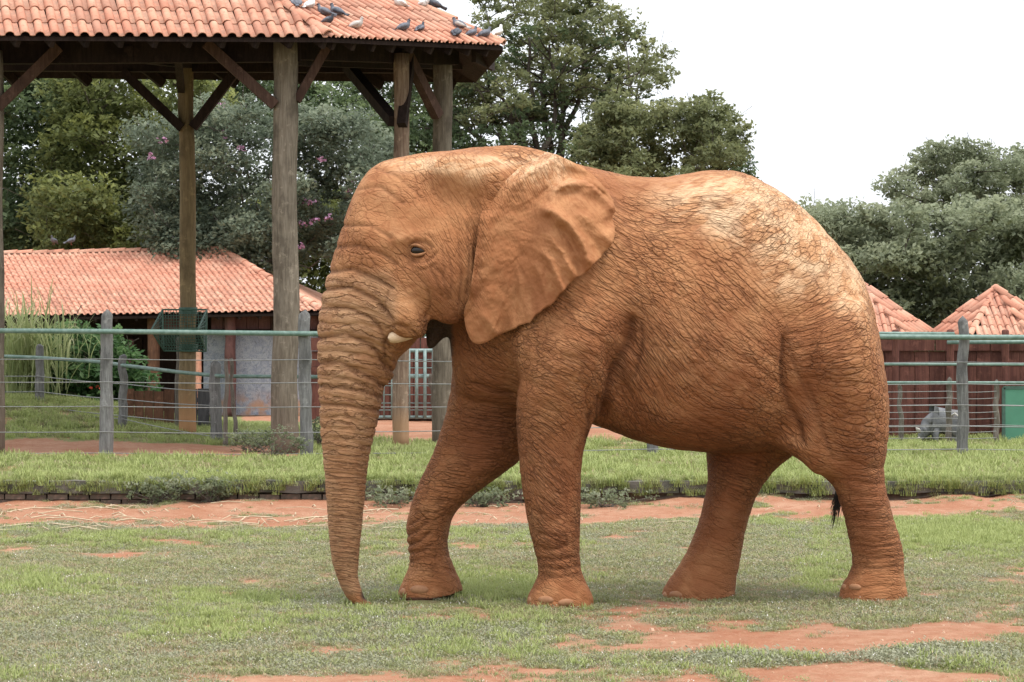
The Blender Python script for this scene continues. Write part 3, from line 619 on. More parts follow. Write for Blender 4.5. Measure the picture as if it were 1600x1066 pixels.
# ---------------------------------------------------------------- grey animal foraging behind the thin fence
an_m = mat_simple('grey_hide', (.135, .14, .15), (.20, .20, .205), 10, .9, .5, .01, dirt=(3, .52, (.18, .12, .09), .6)); an_l = mat_simple('pale_bristle', (.55, .52, .48), (.4, .37, .33)); an_d = mat_simple('dark_hide', (.05, .045, .045), (.09, .08, .075))
ar = empty('animal', P(1468, 692, 32.5), 'stout grey animal with rounded back foraging head down behind the thin fence', 'animal'); ao = ar.location
def loft(pts, rad, name, mat, seg=14, flat=1.): mb = MB(); mb.tube([P(x, y, D) for x, y, D in pts], [r/FP*32.5 for r in rad], seg, flat=flat); return mb.build(name, mat, ar, True, origin=ao)
bm = bmesh.new(); md = []
me_a = bpy.data.meshes.new('body'); vs_ = []; es = []; rs = []
def av(x, y, D, r): vs_.append(tuple(P(x, y, D)-ao)); rs.append(r/FP*32.5); return len(vs_)-1
b0 = av(1475, 657, 32.6, 21); ba = av(1466, 656, 32.6, 21); b1 = av(1458, 660, 32.6, 18.5); b2 = av(1451, 666, 32.6, 15); b3 = av(1445, 674, 32.55, 11); b4 = av(1440, 682, 32.55, 7); b5 = av(1435, 690, 32.55, 3.6); bb = av(1484, 659, 32.6, 19); b6 = av(1491, 663, 32.65, 15); b7 = av(1499, 669, 32.65, 8)
es += [(b0, ba), (ba, b1), (b1, b2), (b2, b3), (b3, b4), (b4, b5), (b0, bb), (bb, b6), (b6, b7)]
for (x, D, src, k) in ((1462, 32.45, b1, 6), (1460, 32.75, b1, 6), (1490, 32.5, b6, 6), (1488, 32.8, b6, 6)):
    u1 = av(x, 678, D, 5.5); u2 = av(x+1, 690, D, 3.4); u3 = av(x-1, 697, D, 3.4); es += [(src, u1), (u1, u2), (u2, u3)]
me_a.from_pydata(vs_, es, []); oa = link('body', me_a, an_m, ar); md = oa.modifiers.new('skin', 'SKIN')
for i, sv in enumerate(me_a.skin_vertices[0].data): sv.radius = (rs[i], rs[i]); sv.use_root = (i == 0)
md.use_smooth_shade = True; oa.modifiers.new('sub', 'SUBSURF').render_levels = 2
loft([(1438, 676, 32.4), (1434, 671, 32.38), (1431, 668, 32.38)], [2.5, 3.2, .4], 'ear', an_l, 8, .4); loft([(1446, 676, 32.35), (1444, 670, 32.35), (1443, 667, 32.35)], [2.5, 3.2, .4], 'ear', an_m, 8, .4)
loft([(1440, 687, 32.4), (1436, 684, 32.35), (1434, 684, 32.32)], [1.4, 1.5, .3], 'tusk', an_l, 6); loft([(1487, 650, 32.4), (1492, 646, 32.35), (1498, 651, 32.35), (1501, 660, 32.35)], [1.6, 1.7, 1.5, 1.2], 'tail', an_l, 6)
# ================================================================ foliage
def leaf_mat(name, c1, c2, c3, sc=1.6):
    t = NT(name, .65, .3); geo = t.n('ShaderNodeNewGeometry'); ob = t.coord('Object')
    rnd = t.attr('lrnd'); cl = t.attr('clump')
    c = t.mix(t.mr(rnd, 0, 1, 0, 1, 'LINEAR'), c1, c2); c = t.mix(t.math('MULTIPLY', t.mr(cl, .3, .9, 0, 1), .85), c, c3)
    c = t.mix(t.mr(t.noise(ob, sc, 3., .6), .5, .7, 0, .4), c, tuple(x*.6 for x in c1))
    t.fin(c); t.b.inputs['Subsurface Weight'].default_value = 0.0
    tr = t.n('ShaderNodeBsdfTranslucent'); t.l(c, tr.inputs[0]); mx = t.n('ShaderNodeMixShader'); mx.inputs[0].default_value = .48
    out = [q for q in t.nt.nodes if q.type == 'OUTPUT_MATERIAL'][0]; t.l(t.b.outputs[0], mx.inputs[1]); t.l(tr.outputs[0], mx.inputs[2]); t.l(mx.outputs[0], out.inputs['Surface']); return t.mat
bark = wood('bark', (.105, .085, .065), (.065, .052, .042), (.035, .028, .024))
bark_l = wood('pale_bark', (.17, .15, .125), (.11, .095, .08), (.06, .05, .045))
def leaves(centers, radii, nper, size, seed, flat=.75, up=.45, sub=7, aspect=.5):
    """leaf quads gathered in sprays inside each clump; returns verts, faces, per-vertex random, per-vertex clump tone"""
    r = np.random.default_rng(seed); Cn = []; tone = []
    for c, rad, n in zip(centers, radii, nper):
        ns = max(3, int(n/sub)); d = r.normal(size=(ns, 3)); d /= np.linalg.norm(d, axis=1, keepdims=True); q = (r.random((ns, 1))**.45)
        s = np.array(c)+d*q*np.array([rad, rad, rad*flat]); tn = r.random()
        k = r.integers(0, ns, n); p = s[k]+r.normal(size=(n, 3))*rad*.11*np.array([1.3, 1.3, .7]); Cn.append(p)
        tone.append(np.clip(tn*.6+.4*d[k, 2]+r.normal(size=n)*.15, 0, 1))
    p = np.concatenate(Cn); tone = np.concatenate(tone); n = len(p)
    nrm = r.normal(size=(n, 3)); nrm[:, 2] = np.abs(nrm[:, 2])+up; nrm /= np.linalg.norm(nrm, axis=1, keepdims=True)
    a = np.cross(nrm, r.normal(size=(n, 3))); a /= np.linalg.norm(a, axis=1, keepdims=True); b = np.cross(nrm, a); s = size*(.6+.8*r.random((n, 1)))
    a = a*s; b = b*s*aspect
    V = np.stack([p-a, p-b+nrm*s*.12, p+a, p+b+nrm*s*.12], 1).reshape(-1, 3); F = np.arange(4*n).reshape(n, 4)
    return V, F, np.repeat(r.random(n), 4), np.repeat(tone, 4)
def crown_obj(name, data, mat, root, kind=None):
    V, F, rn, tn = data; me = fast_mesh(name, V-np.array(root.location)[None, :], F, False)
    for k, a in (('lrnd', rn), ('clump', tn)): q = me.attributes.new(k, 'FLOAT', 'POINT'); q.data.foreach_set('value', a.astype(np.float32))
    return link(name, me, mat, root, kind)
def tree(name, label, poly, D, base, nclump, rad, nleaf, leaf, mat, seed, cat='tree', depth=2.0, bmat=None, trunk_r=.22, fork=.35, up=.45, extra=None, flat=.75, group='trees behind the buildings', limb=1.0):
    """poly: crown outline in photo pixels at distance D; base: (px, D, z) of the trunk"""
    r = np.random.default_rng(seed); px = [q[0] for q in poly]; py = [q[1] for q in poly]; C = []; R = []
    def ins(x, y):
        k = False; m = len(poly)
        for i in range(m):
            (x1, y1), (x2, y2) = poly[i], poly[(i+1) % m]
            if (y1 > y) != (y2 > y) and x < (x2-x1)*(y-y1)/(y2-y1)+x1: k = not k
        return k
    pts = []; tries = 0
    mind = .62*rad*FP/D
    while len(pts) < nclump and tries < nclump*60:
        tries += 1; x = r.uniform(min(px), max(px)); y = r.uniform(min(py), max(py))
        if not ins(x, y): continue
        if any((x-a)**2+(y-b)**2 < (mind*(.5 if tries > nclump*20 else 1))**2 for a, b in pts): continue
        pts.append((x, y))
    for x, y in pts:
        dd_ = D+r.normal()*depth*.5; C.append(np.array(P(x, y, dd_))); R.append(rad*r.uniform(.7, 1.25))
    bx = (base[0]-CX)/FP*base[1]; B = np.array([bx, base[1], base[2]]); low = min(c[2] for c in C); top = B+np.array([r.normal()*.15, 0, max(1.2, (low-B[2])*fork+.8)])
    root = empty(name, B, label, cat, group)
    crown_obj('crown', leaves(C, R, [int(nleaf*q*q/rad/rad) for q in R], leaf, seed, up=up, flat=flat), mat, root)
    mb = MB(); mb.tube([B-np.array([0, 0, .2]), B*.5+top*.5+np.array([.06, 0, 0]), top], [trunk_r*1.25, trunk_r, trunk_r*.85], 9); mb.build('trunk', bmat or bark, root, True, origin=B)
    nodes = [(top, trunk_r*.75, 0)]; mb = MB()
    for i in sorted(range(len(C)), key=lambda i: np.linalg.norm(C[i]-top)):
        c = C[i]-np.array([0, 0, R[i]*.25]); best = min(nodes, key=lambda q: np.linalg.norm(q[0]-c)*(1+.10*q[2])+max(0, q[0][2]-c[2])*2.0)
        a, ra, dp = best; L = np.linalg.norm(c-a); r1 = max(.018, ra*.62)*limb
        m1 = a*.66+c*.34+r.normal(size=3)*L*.07+np.array([0, 0, -.02*L]); m2 = a*.33+c*.67+r.normal(size=3)*L*.07+np.array([0, 0, .05*L])
        mb.tube([a, m1, m2, c], [r1, r1*.9, r1*.75, r1*.5], 6); nodes += [(m1, r1*.9, dp+.5), (m2, r1*.75, dp+1), (c, r1*.6, dp+1)]
        for _ in range(5):
            e = C[i]+r.normal(size=3)*R[i]*.55; mb.tube([c, (c+e)/2+r.normal(size=3)*.06, e], [r1*.35, r1*.25, .006], 4, caps=False)
    mb.build('limbs', bmat or bark, root, True, origin=B)
    if extra: extra(root, C, R, r)
    return root
LO = leaf_mat('olive_leaves', (.15, .17, .08), (.20, .215, .10), (.29, .295, .135)); LD = leaf_mat('dark_leaves', (.08, .115, .060), (.12, .165, .075), (.20, .255, .11))
LY = leaf_mat('yellow_green_leaves', (.13, .155, .06), (.19, .215, .075), (.32, .34, .10)); LG = leaf_mat('grey_green_leaves', (.13, .165, .115), (.18, .215, .15), (.27, .305, .21))
LF = leaf_mat('blue_green_leaves', (.215, .245, .155), (.275, .30, .19), (.36, .385, .25)); LS = leaf_mat('shrub_leaves', (.045, .105, .035), (.08, .16, .055), (.15, .24, .09))
red_fl = mat_simple('red_blossom', (.45, .05, .03), (.55, .12, .06), 9)
pink = mat_simple('pink_blossom', (.50, .24, .40), (.60, .36, .50), 9)
def blossom(spots):
    def f(root, C, R, r):
        cs = [np.array(P(x, y, D)) for x, y, D in spots]; crown_obj('blossom', leaves(cs, [.13]*len(cs), [26]*len(cs), .040, 77, sub=3, aspect=.8), pink, root)
    return f
# behind the low house, left to right
tree('dense_tree', 'dark green tree at the left edge behind the low house and under the shelter roof', [(-120, 90), (140, 100), (135, 230), (90, 300), (110, 400), (-120, 420)], 60, (40, 61, 0), 60, .85, 620, .085, LD, 101, depth=3)
tree('dense_tree', 'olive and yellow green tree left of the ochre post behind the low house', [(90, 95), (330, 95), (330, 200), (240, 250), (290, 390), (60, 400), (80, 250)], 58, (190, 59, 0), 58, .80, 620, .080, LY, 102, depth=3)
tree('flowering_tree', 'grey green tree with pink blossom clusters between the two middle posts', [(235, 205), (330, 165), (440, 175), (540, 185), (610, 230), (600, 330), (550, 400), (250, 400), (220, 300)], 54.5, (400, 55, 0), 74, .62, 640, .062, LG, 103, depth=2.0, bmat=bark_l,
     extra=blossom([(463, 316, 53.6), (477, 313, 53.6), (487, 316, 53.6), (377, 232, 53.6), (553, 283, 53.5), (546, 296, 53.5), (491, 345, 53.6), (513, 340, 53.6), (474, 352, 53.6), (238, 245, 53.6), (255, 220, 53.6), (345, 165, 53.6), (500, 248, 53.6), (470, 385, 53.6), (350, 210, 53.6)]))
tree('dense_tree', 'dark airy tree showing sky gaps behind the near log post and the shelter roof', [(300, 90), (700, 85), (720, 190), (650, 250), (560, 200), (330, 190)], 64, (560, 65, 0), 46, .72, 420, .080, LD, 104, depth=3)
tree('dense_tree', 'small olive tree beside the brown and grey posts just above the head of the elephant', [(590, 170), (700, 200), (735, 270), (600, 300), (560, 250)], 62, (650, 63, 0), 16, .7, 420, .080, LD, 109, depth=2)
tree('dense_tree', 'dim low tree directly behind the right end of the low house roof', [(330, 330), (560, 300), (620, 420), (600, 520), (440, 520), (330, 420)], 61, (470, 62, 0), 40, .8, 560, .085, LY, 105, depth=2.5)
tree('dense_tree', 'low dark tree behind the left part of the house ridge', [(-120, 330), (340, 340), (340, 430), (-120, 430)], 63, (120, 64, 0), 44, .85, 520, .09, LD, 106, depth=2.5)
STEMS = [[(835, 330), (836, 235), (830, 150), (825, 60)], [(850, 330), (872, 235), (905, 150), (915, 60)], [(845, 330), (878, 235), (880, 120), (895, 40)], [(825, 330), (790, 228), (765, 170), (758, 100)], [(830, 320), (815, 232), (800, 180), (772, 130)],
         [(860, 330), (900, 240), (935, 180), (955, 110)], [(845, 330), (860, 235), (850, 180), (845, 90)], [(870, 330), (928, 250), (960, 200), (1000, 150)], [(825, 330), (770, 240), (735, 205), (712, 165)], [(850, 330), (845, 250), (870, 180), (860, 70)]]
def stems(root, C, R, r):
    mb = MB(); cs = []
    for k, pl_ in enumerate(STEMS):
        D0 = 62+r.normal()*.8; q = []
        for i in range(25):
            s = i/24*3; j = min(2, int(s)); f = s-j; x = pl_[j][0]*(1-f)+pl_[j+1][0]*f; y = pl_[j][1]*(1-f)+pl_[j+1][1]*f
            q.append(np.array(P(x+2.5*math.sin(i*.9+k), y, D0+.3*math.sin(i*.3+k))))
        mb.tube(q, [.115*(1-.75*i/24) for i in range(25)], 7)
        for i in range(6, 24, 1):
            if r.random() < .75:
                e = q[i]+np.array([r.normal()*.75, r.normal()*.5, abs(r.normal())*.6]); mb.tube([q[i], (q[i]+e)/2+np.array([0, 0, -.05]), e], [.03, .02, .008], 5); cs.append(e)
                if r.random() < .5: cs.append(e+r.normal(size=3)*.25)
    mb.build('stems', bark, root, True, origin=root.location)
    crown_obj('low_foliage', leaves(cs, [.30]*len(cs), [60]*len(cs), .058, 71, sub=5, flat=.6), LD, root)
# the tall open tree and its neighbour behind the back of the elephant
tree('tall_tree', 'tall olive tree with many bare rising limbs showing sky, behind the head of the elephant', [(735, 20), (790, -30), (900, -45), (960, 8), (1000, 50), (1048, 80), (1050, 110), (1010, 140), (985, 135), (955, 165), (900, 150), (850, 160), (800, 190), (760, 200), (708, 170), (706, 100), (760, 95), (790, 60)], 62, (835, 63, 0), 100, .46, 230, .064, LO, 107, depth=3.2, trunk_r=.2, fork=.55, flat=.6, limb=1.05, extra=stems)
tree('dense_tree', 'thin dark shoots and small foliage at the foot of the tall open tree', [(720, 170), (790, 200), (860, 190), (900, 230), (960, 200), (990, 270), (960, 300), (700, 300)], 60, (880, 60.5, 0), 26, .5, 260, .062, LD, 110, depth=2, flat=.6)
tree('spreading_tree', 'smaller rounded olive tree just above the dip in the back of the elephant', [(905, 245), (925, 200), (965, 160), (1000, 178), (1040, 165), (1095, 152), (1140, 172), (1160, 205), (1160, 240), (1120, 262), (1080, 285), (940, 290)], 57, (1085, 58, 0), 60, .46, 400, .062, LO, 108, depth=1.8, trunk_r=.16, flat=.65)
tree('young_tree', 'little tuft of a tree top peeping over the hump of the elephant', [(1115, 268), (1165, 248), (1180, 262), (1178, 290), (1120, 290)], 66, (1150, 66, 0), 8, .38, 240, .06, LD, 111, depth=1)
# right side
tree('dense_tree', 'broad grey green tree filling the space above the two huts', [(1255, 345), (1320, 345), (1370, 335), (1420, 340), (1500, 325), (1640, 330), (1660, 540), (1330, 540), (1270, 430)], 56, (1440, 57, 0), 100, .62, 700, .072, LF, 112, depth=2.6)
tree('tall_tree', 'tall rounded blue green tree at the right edge above the others', [(1398, 290), (1408, 262), (1440, 240), (1500, 228), (1580, 228), (1680, 235), (1700, 360), (1430, 340)], 60, (1540, 61, 0), 60, .50, 430, .064, LF, 113, depth=2.4, flat=.6)
tree('dense_tree', 'pale distant tree peeping over the rump of the elephant', [(1230, 345), (1262, 334), (1310, 332), (1345, 350), (1350, 400), (1240, 400)], 72, (1290, 73, 0), 18, .7, 420, .075, LF, 114, depth=1.5)
# ---------------------------------------------------------------- shrub, cane clump and weeds
tree('leafy_shrub', 'dense leafy green shrub with small red flowers below the low house', [(20, 560), (60, 520), (130, 515), (200, 545), (215, 600), (240, 670), (120, 660), (40, 620)], 36.6, (140, 36.6, .3), 52, .34, 300, .055, LS, 120, cat='shrub', depth=.9, trunk_r=.03, group=None,
     extra=lambda root, C, R, r: crown_obj('blossom', leaves([np.array(P(x, y, 34.9)) for x, y in ((143, 606), (153, 605), (95, 628), (125, 627), (98, 643), (60, 600), (170, 640))], [.03]*7, [10]*7, .022, 5, sub=2, aspect=.8), red_fl, root))
cane = leaf_mat('cane_leaves', (.26, .31, .13), (.38, .41, .20), (.52, .50, .32))
def blades(root, name, n, basef, hf, wid, droop, mat, seed, segs=6):
    r = np.random.default_rng(seed); V = []; F = []; rn = []; tn = []
    for i in range(n):
        b = basef(r); h = hf(r); az = r.uniform(0, 2*math.pi); lean = r.uniform(.15, .75); d = np.array([math.cos(az), math.sin(az), 0]); s = np.array([-d[1], d[0], 0]); k = len(V); w = wid*r.uniform(.6, 1.2); q = r.random(); 
        for j in range(segs+1):
            u = j/segs; p = b+np.array([0, 0, 1])*h*(u-droop*lean*u**3)+d*h*lean*u**1.7; ww = w*(1-u)**.6*(.5+1.2*u if u < .4 else 1)
            V += [p-s*ww, p+s*ww]; rn += [q, q]; tn += [u*q]*2
        F += [(k+2*j, k+2*j+1, k+2*j+3, k+2*j+2) for j in range(segs)]
    return crown_obj(name, (np.array(V), np.array(F), np.array(rn), np.array(tn)), mat, root)
cn = empty('cane_clump', P(45, 640, 35.5), 'tall clump of pale arching cane leaves at the left in front of the house roof', 'plant')
blades(cn, 'leaves', 420, lambda r: np.array(P(45+r.normal()*26, 650, 35.5+r.normal()*.25))*np.array([1, 1, 0])+np.array([0, 0, .7+r.random()*.8]), lambda r: r.uniform(.7, 1.65), .018, 1.0, cane, 9)
blades(cn, 'plumes', 60, lambda r: np.array(P(75+r.normal()*34, 560, 35.5+r.normal()*.3)), lambda r: r.uniform(.5, 1.0), .010, .5, cane, 10)
weed = leaf_mat('weed_leaves', (.15, .18, .10), (.21, .24, .14), (.32, .34, .23))
for (px, py, D, w, h, lab, sd) in ((425, 690, 28.2, .42, .42, 'low green weed bush between the leaning pole and the near log post', 1), (330, 768, 23.6, .22, .30, 'spindly weed growing against the kerb, right of two', 2), (250, 768, 23.6, .34, .28, 'straggly weed patch growing over the kerb, left of two', 3), (395, 700, 29.4, .32, .26, 'small dark weed tuft at the foot of the weed bush', 4),
                               (610, 780, 23.4, .38, .16, 'flat weed mat against the kerb between trunk and lifted leg', 5), (750, 782, 23.4, .3, .16, 'flat weed mat at the kerb behind the lifted foreleg', 6), (945, 778, 23.3, .42, .16, 'flat weed mat at the kerb right of the near foreleg', 7), (500, 660, 31.5, .3, .4, 'green weed bush just left of the trunk behind the fence', 8)):
    z0 = gzf((px-CX)/FP*D, D); base = np.array([(px-CX)/FP*D, D, z0]); rt = empty('weed', base, lab, 'weed'); r = np.random.default_rng(200+sd)
    cs = [base+np.array([r.normal()*w*.5, r.normal()*w*.3, h*(.25+.6*r.random())]) for _ in range(22)]; crown_obj('leaves', leaves(cs, [.13]*22, [34]*22, .020, 300+sd, sub=5), weed, rt)
    mb = MB()
    for c in cs: mb.tube([base+np.array([r.normal()*.05, 0, 0]), c], [.004, .002], 4)
    mb.build('stems', bark_l, rt, origin=base)
# ================================================================ elephant
EL_S = 0.32/500.0                     # body axis recedes to the right: metres of depth per photo pixel
def el_mid(px): return 15.06+(np.asarray(px, float)-850.0)*EL_S
def px2x(px, yl): D = el_mid(px)+yl; return (px-CX)/FP*D
def py2z(py, px, yl): D = el_mid(px)+yl; return CAMZ-(py-CY)/FP*D
def g1(a, s):
    k = np.exp(-.5*(np.arange(-3*s, 3*s+1)/s)**2); k /= k.sum(); p = int(3*s)
    return np.convolve(np.pad(a, p, mode='edge'), k, 'valid')
def build_elephant_mesh(h=0.011):
    x0, x1 = px2x(484., 0), px2x(1430., 0); ya, yb = -.88, .88; z0, z1 = -.16, 3.08
    X = np.arange(x0, x1, h, dtype=np.float32); Y = np.arange(ya, yb, h, dtype=np.float32); Z = np.arange(z0, z1, h, dtype=np.float32)
    F = np.full((len(X), len(Y), len(Z)), 9.0, np.float32)
    def sub(xa, xb, y_a, y_b, za, zb, pad=.16):
        i = slice(max(0, int((xa-pad-x0)/h)), min(len(X), int((xb+pad-x0)/h)+1))
        j = slice(max(0, int((y_a-pad-ya)/h)), min(len(Y), int((y_b+pad-ya)/h)+1))
        k = slice(max(0, int((za-pad-z0)/h)), min(len(Z), int((zb+pad-z0)/h)+1))
        return i, j, k
    def put(i, j, k, f, kk, cut=False):
        gx, gy, gz = np.gradient(f, h); g = np.sqrt(gx*gx+gy*gy+gz*gz)
        f = f/np.clip(g, .6, 8.)
        A = F[i, j, k]
        if cut: f = -f; s = -1
        else: s = 1
        if cut:
            t = np.clip(.5-.5*(f-A)/kk, 0, 1); F[i, j, k] = f*(1-t)+A*t+kk*t*(1-t)
        else:
            t = np.clip(.5+.5*(A-f)/kk, 0, 1); F[i, j, k] = A*(1-t)+f*t-kk*t*(1-t)
    def loft_x(st, yl=0., k=.08, p=2.2, egg=0., smooth=3):
        st = np.array(st, float); px = st[:, 0]
        xs = px2x(px, yl); zt = py2z(st[:, 1], px, yl); zb = py2z(st[:, 2], px, yl); hy = st[:, 3]
        yc = st[:, 4] if st.shape[1] > 4 else np.full(len(px), yl)
        i, j, kk = sub(xs[0], xs[-1], yc.min()-hy.max(), yc.max()+hy.max(), zb.min(), zt.max())
        xx = X[i]
        lin = lambda a: g1(np.interp(xx, xs, a), smooth)
        zc = lin((zt+zb)/2); hz = np.maximum(lin((zt-zb)/2), .004); hh = np.maximum(lin(hy), .004); yy = lin(yc)
        out = np.maximum(xs[0]-xx, xx-xs[-1])
        dz = (Z[kk][None, None, :]-zc[:, None, None])/hz[:, None, None]
        hw = hh[:, None, None]*(1-egg*np.clip(dz, -1.2, 1.2))
        dy = (Y[j][None, :, None]-yy[:, None, None])/hw
        r = (np.abs(dz)**p+np.abs(dy)**p)**(1/p)
        f = (r-1)*np.minimum(hz, hh)[:, None, None]; ob = np.broadcast_to(out[:, None, None], f.shape)
        kq = .04; t = np.clip(.5+.5*(ob-f)/kq, 0, 1); f = f*(1-t)+ob*t+kq*t*(1-t)
        put(i, j, kk, f.astype(np.float32), k)
    def loft_z(st, k=.06, p=2.0, smooth=3, flat_bottom=True):
        """st rows: py, left px, right px, yl, hy"""
        st = np.array(st, float); mid = (st[:, 1]+st[:, 2])/2; yl = st[:, 3]
        zs = py2z(st[:, 0], mid, yl); xa = px2x(st[:, 1], yl); xb = px2x(st[:, 2], yl)
        o = np.argsort(zs); zs = zs[o]; xa = xa[o]; xb = xb[o]; hy = st[o, 4]; yl = yl[o]
        i, j, kk = sub(xa.min(), xb.max(), (yl-hy).min(), (yl+hy).max(), zs[0], zs[-1])
        zz = Z[kk]; lin = lambda a: g1(np.interp(zz, zs, a), smooth)
        xc = lin((xa+xb)/2); hx = np.maximum(lin((xb-xa)/2), .004); hh = np.maximum(lin(hy), .004); yc = lin(yl)
        out = np.maximum(zs[0]-zz, zz-zs[-1])
        dx = (X[i][:, None, None]-xc[None, None, :])/hx[None, None, :]
        dy = (Y[j][None, :, None]-yc[None, None, :])/hh[None, None, :]
        r = (np.abs(dx)**p+np.abs(dy)**p)**(1/p)
        f = (r-1)*np.minimum(hx, hh)[None, None, :]
        ob = np.broadcast_to(out[None, None, :], f.shape)
        kq = .03; t = np.clip(.5+.5*(ob-f)/kq, 0, 1); f = f*(1-t)+ob*t+kq*t*(1-t)   # smooth max
        put(i, j, kk, f.astype(np.float32), k)
    def ell(px, py, yl, rx, ry, hy, ang=0., k=.06, cut=False):
        c = (px2x(px, yl), yl, py2z(py, px, yl)); D = el_mid(px)+yl; a = rx/FP*D; b = ry/FP*D; m = max(a, b)
        i, j, kk = sub(c[0]-m, c[0]+m, yl-hy, yl+hy, c[2]-m, c[2]+m)
        dx = X[i][:, None, None]-c[0]; dz = Z[kk][None, None, :]-c[2]; dy = (Y[j][None, :, None]-c[1])/hy
        w = math.radians(ang); u = (dx*math.cos(w)+dz*math.sin(w))/a; v = (-dx*math.sin(w)+dz*math.cos(w))/b
        f = (np.sqrt(u*u+v*v+dy*dy)-1)*min(a, b, hy)
        put(i, j, kk, f.astype(np.float32), k, cut)
    # --- torso
    loft_x([(722, 330, 540, .18), (745, 285, 570, .28), (780, 252, 600, .36), (820, 240, 625, .43), (860, 243, 645, .49), (900, 256, 655, .53),
            (950, 268, 672, .56), (985, 276, 686, .60), (1030, 278, 698, .68), (1060, 274, 703, .72), (1100, 267, 707, .755), (1140, 266, 708, .76), (1170, 273, 707, .745),
            (1200, 289, 704, .71), (1225, 304, 702, .67), (1250, 323, 703, .64), (1270, 341, 706, .63), (1300, 375, 712, .63), (1325, 402, 716, .57), (1345, 433, 716, .50),
            (1360, 472, 712, .42), (1371, 525, 700, .33), (1379, 575, 690, .24), (1384, 600, 680, .17)], k=.05, p=2.15, egg=.10, smooth=2)
    # --- head
    loft_x([(503, 470, 520, .05), (510, 446, 540, .11), (520, 412, 555, .16), (533, 358, 566, .21), (545, 322, 575, .25), (558, 292, 580, .28), (572, 270, 580, .305), (590, 256, 580, .33),
            (610, 249, 570, .36), (640, 243, 545, .385), (665, 239, 515, .40), (690, 237, 500, .41), (715, 234, 505, .42), (745, 230, 520, .42), (780, 228, 545, .41),
            (815, 227, 560, .40), (850, 238, 540, .38), (885, 258, 480, .33), (910, 280, 420, .22), (925, 300, 380, .1)], k=.05, p=2.25, egg=.16, smooth=2)
    # cheek / temple mass, brow
    for s in (-1, 1):
        ell(700, 430, s*.30, 62, 78, .17, 15, .08)
        ell(735, 278, s*.25, 66, 40, .175, -12, .10)
        ell(626, 372, s*.255, 38, 26, .12, -20, .07)
        ell(596, 395, s*.20, 30, 60, .12, 20, .08)
    # --- trunk
    loft_z([(380, 532, 640, 0, .20), (410, 522, 640, 0, .245), (450, 509, 640, 0, .265), (485, 500, 636, 0, .265), (510, 497, 628, 0, .262), (540, 495, 620, 0, .255), (562, 495, 616, 0, .25), (580, 495, 610, 0, .24),
            (600, 496, 603, 0, .23), (630, 498, 597, 0, .215), (670, 500, 588, 0, .195), (710, 504, 578, 0, .175), (745, 507, 573, 0, .155), (780, 510, 570, 0, .14),
            (820, 512, 566, 0, .125), (850, 515, 563, 0, .115), (875, 518, 561, 0, .105), (900, 525, 559, 0, .09), (915, 531, 562, 0, .085), (930, 538, 569, 0, .08),
            (941, 547, 575, 0, .075), (949, 562, 577, 0, .05)], k=.05)
    ell(598, 565, 0, 17, 32, .13, 18, .05)
    # tusk sheaths
    for s in (-1, 1):
        loft_z([(400, 625, 690, s*.24, .12), (430, 612, 684, s*.255, .13), (460, 604, 674, s*.27, .125), (485, 602, 667, s*.275, .115), (505, 605, 665, s*.275, .105), (518, 610, 664, s*.27, .095), (527, 626, 663, s*.265, .08)], k=.05)
    for s in (-1, 1):
        ell(637, 492, s*.315, 33, 33, .105, -12, .03); ell(650, 514, s*.30, 17, 13, .085, -20, .02)
    # lower lip / jaw
    loft_z([(455, 676, 760, 0, .22), (480, 669, 740, 0, .18), (500, 666, 720, 0, .14), (518, 665, 703, 0, .10), (532, 666, 690, 0, .07), (541, 667, 680, 0, .045), (547, 668, 673, 0, .03)], k=.02)
    ell(720, 470, 0, 45, 45, .28, 0, .06)
    # throat and chest
    loft_z([(440, 715, 900, 0, .20), (480, 706, 900, 0, .20), (520, 702, 900, 0, .22), (560, 705, 900, .04, .27), (595, 708, 890, .10, .27), (620, 716, 880, .14, .22), (640, 740, 860, .16, .12)], k=.05)
    # --- shoulder blades, upper arms
    for s, dx in ((-1, 0), (1, -30)):
        ell(905+dx, 430, s*.42, 80, 150, .22, 4, .10)
        ell(895+dx, 540, s*.38, 92, 95, .25, -20, .09)
    # near foreleg
    A = -.30
    loft_z([(470, 872, 972, A-.12, .22), (500, 858, 978, A-.13, .26), (540, 836, 979, A-.12, .29), (575, 822, 968, A-.09, .29), (610, 808, 951, A-.05, .275), (640, 806, 937, A-.02, .26), (675, 807, 920, A, .235), (705, 810, 912, A, .215), (735, 812, 908, A, .20),
            (780, 818, 908, A, .185), (820, 825, 907, A, .175), (855, 834, 906, A, .165), (880, 840, 907, A, .16), (896, 842, 909, A, .165), (910, 836, 915, A, .185), (925, 826, 924, A, .205), (940, 821, 929, A, .215), (966, 822, 928, A, .215)], k=.05)
    # far foreleg, lifted forward
    B = .27
    loft_z([(540, 712, 840, B-.02, .26), (570, 707, 845, B, .26), (600, 705, 845, B, .25), (640, 698, 842, B, .235), (675, 688, 838, B, .22), (700, 679, 828, B, .21), (726, 668, 808, B, .21), (745, 658, 780, B, .20),
            (770, 647, 745, B, .19), (800, 639, 712, B, .18), (820, 634, 703, B, .175), (850, 635, 699, B, .165), (868, 640, 702, B, .16), (885, 640, 709, B, .17), (900, 632, 716, B, .19),
            (914, 625, 722, B, .21), (926, 621, 725, B, .215), (936, 620, 722, B, .21), (943, 625, 700, B, .19)], k=.05)
    # near hind leg
    Cn = -.27
